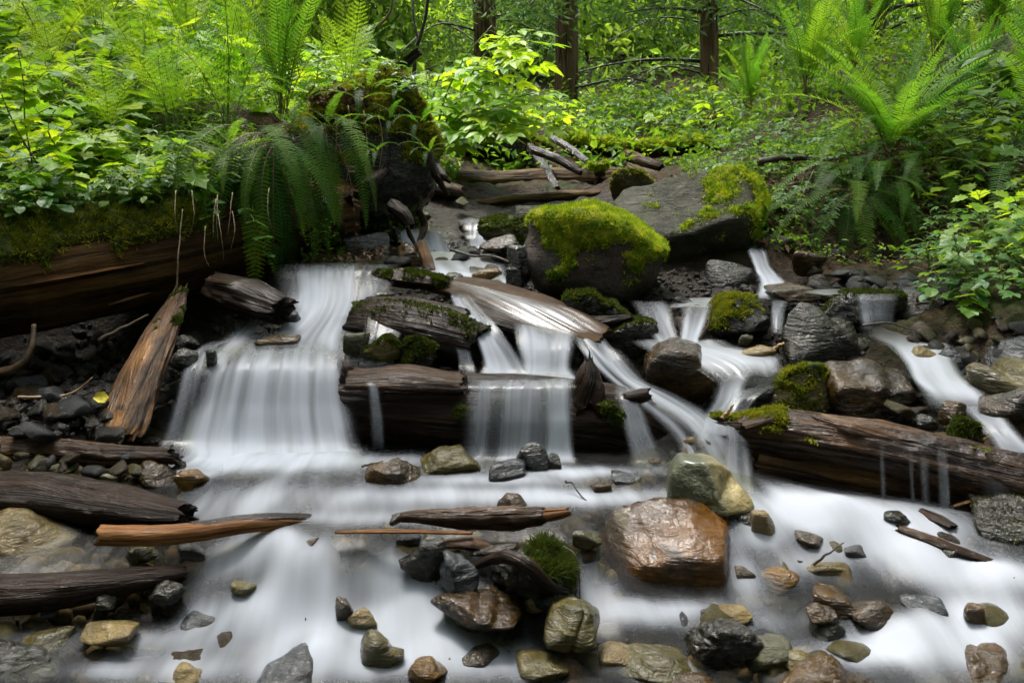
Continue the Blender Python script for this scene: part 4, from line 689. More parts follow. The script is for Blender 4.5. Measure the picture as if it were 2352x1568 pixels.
# ------------------------------------------------------------------ logs, sticks, twigs
def tube(path, radii, nl=90, nr=36, seed=0, flat=1.0, upv=(0, 0, 1), grain=.05, knob=.04, ragged=.3, split=0., boxy=2.0, uvl=1.0):
    "a weathered log along a path: grain ridges, dents, ragged broken ends"
    path = np.asarray(path, float); C = catmull(path, nl) if len(path) > 2 else path[0] + (path[-1] - path[0]) * np.linspace(0, 1, nl)[:, None]
    R = np.interp(np.linspace(0, 1, nl), np.linspace(0, 1, len(radii)), radii)
    T = np.gradient(C, axis=0); T /= np.linalg.norm(T, axis=1, keepdims=True)
    A = np.cross(T, np.asarray(upv, float)); A /= np.maximum(np.linalg.norm(A, axis=1, keepdims=True), 1e-6); B = np.cross(A, T)
    ln = np.concatenate([[0], np.cumsum(np.linalg.norm(np.diff(C, axis=0), axis=1))]); th = np.linspace(0, 2 * np.pi, nr, endpoint=False)
    ct, st = np.cos(th), np.sin(th); e = 2.0 / boxy
    cx = np.sign(ct) * np.abs(ct) ** e; cz = np.sign(st) * np.abs(st) ** e
    Lg, Tg = np.meshgrid(ln, th, indexing='ij'); rm = float(np.mean(R)); kg = np.random.default_rng(seed + 77)
    q = np.stack([Lg / rm * .22, np.cos(Tg) * 3.2, np.sin(Tg) * 3.2], -1).reshape(-1, 3)
    d = 1 + (grain * fbm(q * np.array([1, 3.2, 3.2]), 3, seed) + grain * .8 * np.abs(fbm(q * np.array([1.0, 6, 6]), 2, seed + 4)) + knob * 1.6 * fbm(q * np.array([2.2, .5, .5]), 3, seed + 9)).reshape(nl, nr)
    for _ in range(int(ln[-1] / .16) if nr >= 24 else 0):
        k0, k1 = kg.uniform(0, ln[-1]), kg.uniform(0, 6.28); dl = (Lg - k0) / (rm * .45); dt = np.angle(np.exp(1j * (Tg - k1))) / .32; rr_ = np.sqrt(dl ** 2 + dt ** 2)
        d = d + .10 * np.exp(-(rr_ / .9) ** 2) - .13 * np.exp(-(rr_ / .38) ** 2)
    if split: d = d - split * np.exp(-((np.angle(np.exp(1j * (Tg - 3.9 - .5 * fbm(np.stack([Lg.ravel() * 3, 0 * Lg.ravel(), 0 * Lg.ravel()], -1), 2, seed).reshape(nl, nr))))) / .13) ** 2)
    r = R[:, None] * d
    V = C[:, None, :] + A[:, None, :] * (r * cx)[..., None] + B[:, None, :] * (r * cz * flat)[..., None]
    rg = ragged * rm * (fbm(np.stack([np.cos(th) * 3, np.sin(th) * 3, 0 * th], -1), 3, seed + 2) * 1.5)
    k = max(2, nl // 30)
    for i in range(k):
        wgt = (1 - i / k); V[i] += T[0] * (rg * wgt)[:, None]; V[nl - 1 - i] += T[-1] * (np.roll(rg, 7) * wgt)[:, None]
    V = V.reshape(-1, 3); uv = np.stack([Lg.ravel() * uvl + seed * .37, (Tg * rm * .5 / np.pi * 3).ravel()], -1)
    i0 = len(V); V = np.concatenate([V, [C[0] + T[0] * rm * .25, C[-1] - T[-1] * rm * .25]]); uv = np.concatenate([uv, [[0, 0], [0, 0]]])
    F4 = grid_faces(nl, nr, True)[:, ::-1]; j = np.arange(nr); jn = (j + 1) % nr
    caps = np.concatenate([np.stack([np.full(nr, i0), j, jn], -1), np.stack([np.full(nr, i0 + 1), (nl - 1) * nr + jn, (nl - 1) * nr + j], -1)])
    return V, F4, caps, uv
def log(name, label, pts, radii, mat, parent=None, cat='log', group=None, moss=None, **kw):
    path = np.array([P(*p) for p in pts]); V, F4, caps, uv = tube(path, radii, **kw)
    o0 = path.mean(0) if parent is None else np.zeros(3)
    o = ob(name, mk_mesh(name, V - o0, [F4, caps], [M[mat]], uv=uv), parent, o0 if parent is None else None, label if parent is None else None, cat if parent is None else None, group)
    if moss:
        tri = np.concatenate([F4[:, [0, 1, 2]], F4[:, [0, 2, 3]]])
        for mo in (moss if isinstance(moss, list) else [moss]): moss_on(o if parent is None else parent, V - o0, tri, **mo)
    return o
def part_log(parent, name, pts, radii, mat, **kw):
    path = np.array([P(*p) for p in pts]); V, F4, caps, uv = tube(path, radii, **kw); o0 = np.array(parent.location)
    return ob(name, mk_mesh(name, V - o0, [F4, caps], [M[mat]], uv=uv), parent)
def twig(name, label, pts, r, mat='twig', parent=None, cat='twig', group=None, taper=.45, wig=.0025, seed=0, n=16, world=False):
    path = np.array([P(*p) for p in pts]) if not world else np.array(pts); C = catmull(path, n) if len(path) > 2 else path[0] + (path[-1] - path[0]) * np.linspace(0, 1, n)[:, None]
    C = C + wig * np.stack([fbm(np.stack([np.arange(n) * .45, np.full(n, s_), np.zeros(n)], -1), 2, seed) for s_ in (1.3, 5.7, 9.1)], -1)
    V, F4, caps, uv = tube(C, [r, r * taper], nl=n, nr=6, seed=seed, grain=.1, knob=.05, ragged=.2)
    o0 = C[0] if parent is None else np.array(parent.location)
    return ob(name, mk_mesh(name, V - o0, [F4, caps], [M[mat]], uv=uv), parent, o0 if parent is None else None, label, cat if parent is None else None, group)

big = log('fallen_log', 'massive mossy fallen log on the left, ferns and herbs growing on top', [(-330, 690, 2.5), (0, 637, 2.72), (300, 585, 2.98), (560, 530, 3.30), (770, 490, 3.6)], [.165, .16, .16, .155, .13], 'w_log', nl=160, nr=72, seed=3, grain=.05, knob=.05, split=.12, uvl=.8,
    moss=[dict(cond=lambda V, N: sstep(.45, .75, N[:, 2] + .5 * fbm(V * 11, 4, 3) + .17 - .5 * sstep(.1, .4, V[:, 0])), n=70000, mat='moss_olive', h=.02, thick=.016, blade=.002)])
part_log(big, 'bark_flap', [(-40, 668, 2.56), (130, 640, 2.66), (330, 605, 2.83)], [.006, .014, .004], 'w_tan', nl=50, nr=12, seed=8, flat=.5)
part_log(big, 'bark_flap', [(250, 700, 2.75), (345, 672, 2.86)], [.004, .008, .003], 'w_orange', nl=30, nr=10, seed=9, flat=.5)
log('rotten_plank', 'rotten wet orange-brown plank leaning down from the big left log', [(412, 672, 2.72), (380, 740, 2.58), (325, 860, 2.41), (275, 985, 2.26), (262, 1020, 2.22)], [.02, .045, .062, .068, .058], 'w_orange', cat='plank', nl=120, nr=56, seed=14, flat=.32, upv=(-.25, -.8, .55), grain=.1, knob=.09, ragged=.9, boxy=2.6,
    moss=dict(cond=lambda V, N: sstep(.5, .7, .2 + V[:, 2] * 1.4 + .8 * fbm(V * 18, 3, 5)) * .8, n=1200, mat='moss_dark', h=.006, thick=.001))
lf = np.array([[0, 0, 0], [.3, .35, .05], [.75, .4, .0], [1, 0, -.05], [.7, -.4, 0], [.3, -.35, .06]]) * .035
lo = ob('fallen_leaf', mk_mesh('fallen_leaf', lf, [np.array([[0, 1, 2, 3], [0, 3, 4, 5]])], [mat_plain('yellow_leaf', (.62, .50, .02), .5)], smooth=False), None, P(213, 914, 2.27), 'small yellow leaf stuck on the edge of the rotten plank', 'leaf'); lo.rotation_euler = (1.0, 0, .4)
log('short_log', 'wet brown log lying along the left pool edge, broken at its right end', [(-90, 1035, 2.22), (120, 1036, 2.2), (260, 1046, 2.17), (400, 1048, 2.13)], [.030, .03, .025, .016], 'w_wet', nl=100, nr=40, seed=15, grain=.09, knob=.1, ragged=1.2)
log('sunken_log', 'broad glossy sunken log awash at the left, below the short log', [(-120, 1138, 2.02), (80, 1135, 2.01), (260, 1160, 1.95), (430, 1182, 1.88)], [.075, .074, .062, .03], 'w_dark', nl=110, nr=48, seed=16, flat=.62, grain=.05, knob=.05)
bs = log('bark_stick', 'peeled tan stick with dark bark on top, broken end at left', [(228, 1228, 1.76), (330, 1230, 1.76), (450, 1222, 1.77), (580, 1204, 1.79), (700, 1200, 1.86), (860, 1206, 1.97)], [.019, .019, .017, .015, .013, .01], 'w_tan', cat='stick', nl=100, nr=28, seed=17, grain=.05, knob=.05, ragged=.7)
part_log(bs, 'bark', [(315, 1219, 1.765), (450, 1212, 1.775), (580, 1195, 1.795), (700, 1192, 1.865), (860, 1200, 1.975)], [.006, .016, .0165, .0145, .01], 'w_bark', nl=90, nr=24, seed=18, flat=.75, grain=.08, knob=.06)
log('lower_left_log', 'dark wet log at the left edge of the foreground', [(-120, 1372, 1.67), (60, 1364, 1.67), (220, 1345, 1.69), (330, 1328, 1.71), (425, 1316, 1.74)], [.036, .035, .028, .021, .013], 'w_dark', nl=90, nr=36, seed=19, grain=.05, knob=.07)
ds = log('drift_stick', 'dark wet stick with a pale broken tip lying across the stream', [(900, 1190, 1.81), (960, 1186, 1.81), (1060, 1190, 1.81), (1180, 1190, 1.81), (1250, 1184, 1.81)], [.006, .012, .02, .022, .016], 'w_wet', cat='stick', nl=90, nr=28, seed=20, grain=.12, knob=.12)
part_log(ds, 'broken_tip', [(1235, 1185, 1.81), (1270, 1181, 1.81), (1305, 1175, 1.81)], [.014, .012, .008], 'w_tan', nl=24, nr=18, seed=21, grain=.12, ragged=1)
part_log(ds, 'branch_stub', [(915, 1188, 1.81), (905, 1196, 1.80), (898, 1204, 1.79)], [.01, .008, .004], 'w_bark', nl=14, nr=12, seed=22)
log('tan_lath', 'thin pale tan lath wedged under the wet drift stick', [(770, 1222, 1.77), (900, 1220, 1.77), (1085, 1224, 1.77)], [.005, .007, .005], 'w_tan', cat='stick', nl=40, nr=12, seed=23, flat=.5)
lw = log('dam_log', 'dark wet log damming the stream, water pouring over its right half', [(785, 925, 2.44), (900, 935, 2.42), (1050, 945, 2.40), (1250, 955, 2.39), (1420, 975, 2.40), (1560, 1030, 2.40)], [.085, .09, .095, .095, .09, .06], 'w_dark', nl=150, nr=64, seed=24, grain=.06, knob=.06, split=.1)
part_log(lw, 'branch_stub', [(800, 880, 2.40), (797, 850, 2.40), (793, 838, 2.41)], [.022, .016, .007], 'w_dark', nl=24, nr=16, seed=25, ragged=1.2, grain=.15)
part_log(lw, 'branch_stub', [(1062, 905, 2.34), (1062, 880, 2.35), (1064, 860, 2.36)], [.018, .014, .008], 'w_dark', nl=24, nr=16, seed=26, ragged=1.2, grain=.15)
part_log(lw, 'broken_spike', [(1345, 930, 2.35), (1350, 880, 2.36), (1352, 830, 2.38)], [.045, .034, .010], 'w_dark', nl=50, nr=28, seed=27, ragged=1.0, grain=.16, knob=.12)
part_log(lw, 'branch_stub', [(1440, 915, 2.34), (1475, 908, 2.33), (1490, 905, 2.33)], [.014, .018, .014], 'w_dark', nl=24, nr=16, seed=28, ragged=.8)
part_log(lw, 'slab', [(795, 872, 2.345), (930, 868, 2.335), (1060, 880, 2.335)], [.03, .045, .03], 'w_wet', nl=70, nr=36, seed=29, flat=.4, upv=(0, -.4, .9), grain=.1, knob=.05)
for i, (a, b) in enumerate([(1150, 935), (1255, 950), (1400, 940), (1425, 960), (1062, 945)]):
    V, Fc = rock_arrays(np.array([.02, .012, .018]), 60 + i, sub=2); moss_on(lw, V + P(a, b, 2.30) - np.array(lw.location), Fc, lambda V, N: np.ones(len(V)), 350, 'moss_dark', .008, .002, i)
log('upper_log', 'dark half-buried log above the dam log, left of the slab falls', [(820, 745, 2.72), (920, 752, 2.66), (1020, 775, 2.60), (1105, 800, 2.56)], [.06, .074, .075, .06], 'w_dark', nl=90, nr=52, seed=30, grain=.07, knob=.06, flat=.95,
    moss=dict(cond=lambda V, N: sstep(.5, .75, N[:, 2] + .6 * fbm(V * 16, 3, 3) - .15), n=1400, mat='moss_dark', h=.007, thick=.001))
log('upper_plank', 'flat brown plank on top of the upper log, thin water running over', [(830, 705, 2.72), (930, 712, 2.66), (1060, 735, 2.60)], [.05, .06, .05], 'w_dark', cat='plank', nl=70, nr=40, seed=31, flat=.18, upv=(0, -.4, .92), boxy=3)
log('sloping_slab', 'long sloping plank carrying thin grey-brown water down to the right', [(1000, 650, 2.98), (1100, 668, 2.88), (1220, 705, 2.74), (1310, 745, 2.64), (1385, 775, 2.58)], [.05, .07, .075, .065, .045], 'w_soaked', cat='plank', nl=90, nr=44, seed=32, flat=.22, upv=(.1, -.35, .93), boxy=3)
log('dark_beam', 'dark broken beam under the sloping plank', [(1075, 700, 2.80), (1160, 740, 2.68), (1330, 790, 2.58)], [.035, .05, .04], 'w_dark', cat='log', nl=60, nr=36, seed=33, flat=.6)
log('mossy_wood_chunk', 'mossy broken wood lying on the upper pool lip', [(870, 636, 3.02), (940, 640, 2.98), (1030, 655, 2.92)], [.03, .042, .025], 'w_wet', nl=60, nr=32, seed=34, flat=.7, grain=.12, knob=.12, moss=dict(cond=lambda V, N: sstep(.2, .5, N[:, 2] * .6 + .7 * fbm(V * 25, 3, 3) - .1 + 2 * V[:, 0]), n=2200, mat='moss_dark', h=.009, thick=.002))
log('wood_stub', 'short orange-brown stub of wood leaning on the triangular rock', [(965, 562, 3.32), (978, 592, 3.28), (990, 628, 3.22)], [.018, .02, .018], 'w_orange', cat='stick', nl=40, nr=24, seed=35, grain=.1, ragged=.6)
log('black_wood_block', 'charred-looking wet wood block below the big left log', [(495, 660, 2.82), (560, 682, 2.74), (645, 712, 2.66)], [.05, .065, .045], 'w_dark', cat='wood block', nl=60, nr=44, seed=36, flat=.75, grain=.16, knob=.14, ragged=.5)
rl = log('right_log', 'thick wet grooved log with a broken left end, lying across the right', [(1690, 990, 2.20), (1800, 995, 2.17), (2000, 1025, 2.09), (2200, 1070, 2.0), (2480, 1140, 1.88)], [.032, .05, .054, .056, .06], 'w_wet', nl=140, nr=64, seed=37, grain=.11, knob=.11, split=.25, ragged=1.2, moss=dict(cond=lambda V, N: sstep(.45, .7, N[:, 2] * .6 + .8 * fbm(V * 14, 3, 3) - .9 * V[:, 0] - .25), n=4000, mat='moss_olive', h=.009, thick=.004))
part_log(rl, 'splinter', [(1705, 985, 2.16), (1775, 962, 2.16), (1840, 958, 2.16)], [.014, .022, .012], 'w_wet', nl=40, nr=24, seed=38, grain=.2, ragged=1.3, flat=.7)
part_log(rl, 'splinter', [(1880, 962, 2.13), (1960, 988, 2.08), (2100, 1022, 2.02)], [.012, .018, .008], 'w_wet', nl=40, nr=20, seed=39, grain=.2, ragged=1)
log('under_log', 'second dark brown log under the grooved right hand log', [(1730, 1058, 2.17), (1900, 1085, 2.13), (2150, 1128, 2.03), (2480, 1180, 1.92)], [.034, .038, .038, .034], 'w_log', nl=100, nr=48, seed=40, grain=.08, knob=.07, ragged=.8)
log('splinter_stick', 'long brown splinter of wood floating at the right foreground', [(2062, 1212, 1.86), (2120, 1232, 1.83), (2200, 1265, 1.79), (2282, 1292, 1.76)], [.008, .014, .015, .009], 'w_wet', cat='stick', nl=60, nr=20, seed=41, grain=.2, flat=.6, ragged=.9)
log('pale_splinter', 'orange splinter of wood lying on the black rock at right', [(2190, 1162, 1.93), (2250, 1145, 1.92), (2312, 1138, 1.9)], [.005, .009, .006], 'w_orange', cat='stick', nl=40, nr=14, seed=42, grain=.15, flat=.5)
log('broken_board', 'small dark broken board in the water left of the black rock', [(2115, 1172, 1.93), (2150, 1190, 1.9), (2190, 1210, 1.86)], [.012, .02, .012], 'w_dark', cat='plank', nl=30, nr=20, seed=43, flat=.35)
log('tangle_root', 'dark curved root arching through the moss tangle in the foreground', [(1090, 1300, 1.70), (1160, 1278, 1.66), (1215, 1300, 1.63), (1262, 1345, 1.62), (1305, 1360, 1.63)], [.006, .012, .012, .009, .005], 'w_dark', cat='root', nl=50, nr=18, seed=91, grain=.1, knob=.1)
log('bark_plate', 'dark plate of bark lying left of the moss tangle', [(1085, 1268, 1.76), (1140, 1262, 1.75), (1185, 1252, 1.75)], [.012, .016, .01], 'w_bark', cat='bark', nl=30, nr=18, seed=92, flat=.5)
log('bark_plate', 'brown plate of wood lying under the wet drift stick', [(1000, 1250, 1.77), (1080, 1248, 1.77), (1130, 1262, 1.76)], [.01, .02, .012], 'w_wet', cat='bark', nl=30, nr=18, seed=93, flat=.5)
# back of the stream
log('pale_log', 'pale weathered log bridging the stream at the back', [(990, 420, 4.9), (1120, 425, 5.0), (1260, 418, 5.15), (1420, 410, 5.3)], [.065, .068, .064, .055], 'w_pale', nl=110, nr=48, seed=44, grain=.05, knob=.05, split=.1)
log('pale_branch', 'weathered pale branch lying in front of the pale log', [(1072, 470, 4.6), (1180, 460, 4.65), (1300, 450, 4.75), (1405, 442, 4.85)], [.012, .026, .024, .014], 'w_pale', cat='branch', nl=80, nr=24, seed=45, grain=.1, knob=.12)
log('log_butt', 'brown broken log end jutting from under the stump', [(985, 432, 4.5), (1030, 440, 4.5), (1060, 446, 4.5)], [.035, .04, .035], 'w_wet', nl=30, nr=28, seed=46, ragged=.5)
log('mossy_back_log', 'thin mossy log along the far bank behind the slab boulder', [(1300, 330, 6.0), (1450, 348, 5.9), (1560, 340, 6.0), (1700, 335, 6.1)], [.05, .045, .045, .05], 'w_dark', nl=80, nr=30, seed=47, moss=dict(cond=lambda V, N: sstep(.1, .5, N[:, 2] + .4 * fbm(V * 8, 3, 3)), n=9000, mat='moss', h=.03, thick=.015, blade=.004))
log('dark_back_log', 'dark wet log behind the top pool', [(1530, 372, 6.3), (1600, 366, 6.3), (1720, 360, 6.3)], [.04, .042, .04], 'w_dark', nl=50, nr=28, seed=48)
bp = log('mossy_post', 'short stub of branch with a bright moss cap on the pale log', [(1375, 432, 5.0), (1378, 405, 5.0), (1375, 372, 5.0)], [.022, .026, .03], 'w_wet', cat='stump', nl=30, nr=24, seed=49, moss=dict(cond=lambda V, N: sstep(.02, .05, V[:, 2] + .02 * fbm(V * 20, 2, 2)), n=3000, h=.02, thick=.014))
for i, (q, r, m, lab) in enumerate([([(1225, 345, 5.2), (1280, 365, 5.1), (1335, 398, 5.0)], .02, 'w_dark', 'black branch sloping down to the pale log'), ([(1215, 335, 5.5), (1250, 385, 5.2), (1280, 435, 4.9)], .022, 'w_bark', 'mossy dark branch leaning over the pale log'), ([(1268, 318, 5.6), (1310, 342, 5.4), (1350, 372, 5.2)], .018, 'w_bark', 'dark branch behind the black sloping branch'),
        ([(1440, 382, 5.5), (1500, 400, 5.3), (1560, 412, 5.2)], .02, 'w_pale', 'pale driftwood branch above the grey slab boulder'), ([(1470, 375, 5.7), (1540, 390, 5.6), (1620, 398, 5.5)], .014, 'w_pale', 'thin pale driftwood stick at the top pool'), ([(1490, 405, 5.1), (1560, 412, 5.0), (1620, 405, 5.2)], .018, 'w_bark', 'dark driftwood stick at the top pool edge'), ([(1430, 352, 5.9), (1480, 372, 5.6), (1520, 385, 5.5)], .03, 'w_pale', 'thick pale driftwood piece left of the top pool')]):
    log('driftwood_branch', lab, q, [r, r * 1.1, r * .7], m, cat='branch', nl=40, nr=18, seed=50 + i, grain=.1, knob=.15)
# overhanging soil bank behind the pale log
ov = rock('soil_overhang', 'undercut dark soil bank with moss on top behind the pale log', 0, 0, 0, 0, 'r_dark', 140, y=5.6, depth=.5, cat='bank', sub=5, rough=.05, outline=[(1050,375),(1060,335),(1100,318),(1180,315),(1240,325),(1270,350),(1240,385),(1150,392),(1080,390)], moss=dict(cond=lambda V, N: sstep(.2, .5, N[:, 2] + .4 * fbm(V * 8, 3, 3)), n=5000, mat='moss_olive', h=.03, thick=.02, blade=.004))
# uprooted stump with moss and roots
st = rock('uprooted_stump', 'mossy uprooted stump at the end of the big left log', 0, 0, 0, 0, 'r_dark', 150, y=3.78, depth=.8, cat='stump', sub=6, rough=.06, p=7, freq=1.3,
    outline=[(660,400),(680,320),(740,250),(790,210),(830,190),(880,172),(930,178),(960,205),(985,260),(1000,300),(1012,340),(1005,400),(1000,450),(960,490),(945,540),(930,600),(850,615),(740,600),(690,480)],
    moss=[dict(cond=lambda V, N: sstep(.25, .55, N[:, 2] * .8 + .5 * fbm(V * 7, 3, 3) + 1.1 * V[:, 0] - .05 + .5 * (V[:, 2] - .05)), n=40000, mat='moss_olive', h=.02, thick=.014, blade=.0024)][0])
V, Fc = ico(5)
for i, (q, r) in enumerate([([(790, 470, 3.5), (850, 420, 3.48), (890, 390, 3.6)], .02), ([(985, 350, 3.6), (1000, 400, 3.58), (1030, 450, 3.6)], .012), ([(900, 470, 3.5), (930, 495, 3.45), (945, 520, 3.42)], .022), ([(1005, 380, 3.65), (1020, 405, 3.6), (1035, 420, 3.6)], .01), ([(960, 480, 3.55), (975, 520, 3.55), (960, 560, 3.5)], .012), ([(700, 440, 3.45), (760, 480, 3.4), (790, 540, 3.4)], .02), ([(935, 520, 3.4), (942, 540, 3.4), (955, 565, 3.38)], .008)]):
    part_log(st, 'root', q, [r, r * 1.05, r * .6], 'w_dark', nl=40, nr=20, seed=70 + i, grain=.08, knob=.14)
# mossy debris heap right of the slab falls
rock('mossy_debris', 'mossy dark debris heap below the mossy boulder', 0, 0, 0, 0, 'r_dark', 160, y=2.78, depth=.7, cat='debris', sub=5, rough=.09, freq=1.7, outline=[(1285,715),(1300,680),(1340,668),(1380,690),(1420,705),(1448,735),(1420,748),(1380,752),(1330,740)], moss=dict(cond=up_moss(.25, .8, 20, 3), n=3500, mat='moss_dark', h=.012, thick=.003))
log('debris_wood', 'dark broken wood poking from the mossy debris heap', [(1350, 742, 2.68), (1400, 738, 2.66), (1450, 728, 2.64)], [.018, .016, .008], 'w_dark', cat='branch', nl=30, nr=18, seed=90, grain=.15, ragged=1)
rock('black_root_knot', 'black shiny root knot between the falls and the mossy boulder', 1180, 648, 36, 70, 'r_dark', 161, y=2.95, cat='root', rough=.1)
# twigs
T_ = [('dark twig standing up from the shelf above the lower log', [(822, 838, 2.46), (838, 770, 2.47), (845, 705, 2.5)], .0022, 'twig_dark'),
 ('dark curved twig arching over the upper pool', [(1035, 575, 3.25), (1090, 588, 3.2), (1130, 588, 3.15), (1172, 602, 3.1)], .005, 'twig_dark'),
 ('thin bent twig rising from the pool left of the angular rock', [(1298, 1105, 1.98), (1318, 1115, 1.97), (1352, 1160, 1.93)], .0025, 'twig_dark'),
 ('long thin root looping down from the moss tangle', [(1240, 1250, 1.78), (1285, 1250, 1.74), (1325, 1290, 1.7), (1332, 1400, 1.68)], .0022, 'twig_dark'),
 ('tan twig leaning beside the squat black rock', [(1605, 780, 2.6), (1630, 740, 2.6), (1637, 685, 2.62)], .0035, 'twig'),
 ('orange-tan twig stub left of the sloping rock', [(1765, 806, 2.5), (1800, 788, 2.48)], .006, 'twig_tan'),
 ('pale wet splinter hanging at the broken end of the right log', [(1660, 960, 2.16), (1685, 930, 2.16)], .005, 'twig_tan'),
 ('brown stick lying in the shade behind the rotten plank', [(225, 782, 2.66), (340, 722, 2.74)], .006, 'twig'),
 ('tan twig curving up over the left rubble', [(40, 912, 2.3), (110, 910, 2.32), (170, 900, 2.34), (212, 865, 2.36)], .0035, 'twig_tan'),
 ('red-brown twig sloping through the left rubble to the plank', [(150, 915, 2.33), (175, 940, 2.3), (212, 962, 2.27)], .0045, 'twig'),
 ('curved bare branch in the dark at the left edge', [(-20, 860, 2.5), (40, 840, 2.5), (72, 800, 2.52), (78, 745, 2.55)], .013, 'twig'),
 ('thin pale stem hanging down from the big left log', [(405, 668, 2.62), (410, 580, 2.64), (418, 480, 2.7)], .0028, 'straw'),
 ('thin orange twig in the right foreground water', [(1940, 1490, 1.63), (1975, 1478, 1.64), (2008, 1466, 1.65)], .0022, 'twig_tan'),
 ('dark sprig sticking out of the flat tan stone', [(1868, 1298, 1.78), (1900, 1272, 1.78), (1938, 1246, 1.79)], .003, 'twig_dark'),
 ('brown twig lying on the pool in front of the dark brown rock', [(830, 1070, 2.1), (880, 1058, 2.12)], .003, 'twig'),
 ('thin dark twig lying below the black ledge rock', [(1980, 748, 2.52), (2040, 742, 2.52), (2100, 758, 2.5)], .0035, 'twig_dark'),
 ('bare brown stem leaning on the right bank below the big fern', [(1775, 540, 3.6), (1830, 470, 3.75), (1870, 390, 3.9)], .006, 'twig'),
 ('old grey branch lying at the foot of the big right fern', [(1740, 372, 4.1), (1830, 362, 4.1), (1960, 372, 4.0)], .018, 'twig_dark'),
 ('mossy dead branch lying right of the big fern base', [(2100, 340, 4.15), (2180, 330, 4.15), (2260, 322, 4.2)], .022, 'twig_dark'),
 ('dry stick on the ground below the right bank herbs', [(1720, 560, 3.5), (1770, 548, 3.5), (1870, 540, 3.5)], .006, 'twig')]
for i, (lab, q, r, m) in enumerate(T_): twig('twig', lab, q, r, m, seed=i, cat='twig')
# hanging roots and dry stems over the log
rg = np.random.default_rng(8)
for i in range(9):
    u = rg.uniform(400, 620); v = rg.uniform(420, 520); yy = hit(u, 520) * 0 + 2.86 + (u - 300) / 300 * .3 - .16
    twig('dry_stem', 'dry straw stem hanging over the side of the big left log', [(u, v, yy), (u + rg.uniform(-8, 8), v + rg.uniform(40, 70), yy - .05), (u + rg.uniform(-14, 14), v + rg.uniform(80, 120), yy - .06)], .0015, 'straw', group='dry stems on the big left log', seed=i, wig=.002, n=9, cat='stem')
for i in range(4):
    u = 765 + i * 35; twig('dangling_root', 'pale thread-like root dangling from the mossy stump', [(u, 230 + 12 * i % 50, 3.5), (u + 8, 330, 3.47), (u + rg.uniform(-10, 20), 400 + rg.uniform(0, 60), 3.46)], .002, 'straw', group='roots dangling from the stump', seed=40 + i, wig=.002, n=9, cat='root')
for i in range(6):
    a = (i * .37) % 1; twig('root_thread', 'brown root thread trailing from the moss tangle into the water', [(1215 + 90 * a, 1320, 1.70), (1212 + 95 * a, 1360, 1.67), (1200 + 130 * a + rg.uniform(-8, 8), 1400 + 20 * math.sin(i), 1.66)], .0011, 'twig_dark', group='root threads of the moss tangle', seed=60 + i, n=9, cat='root')

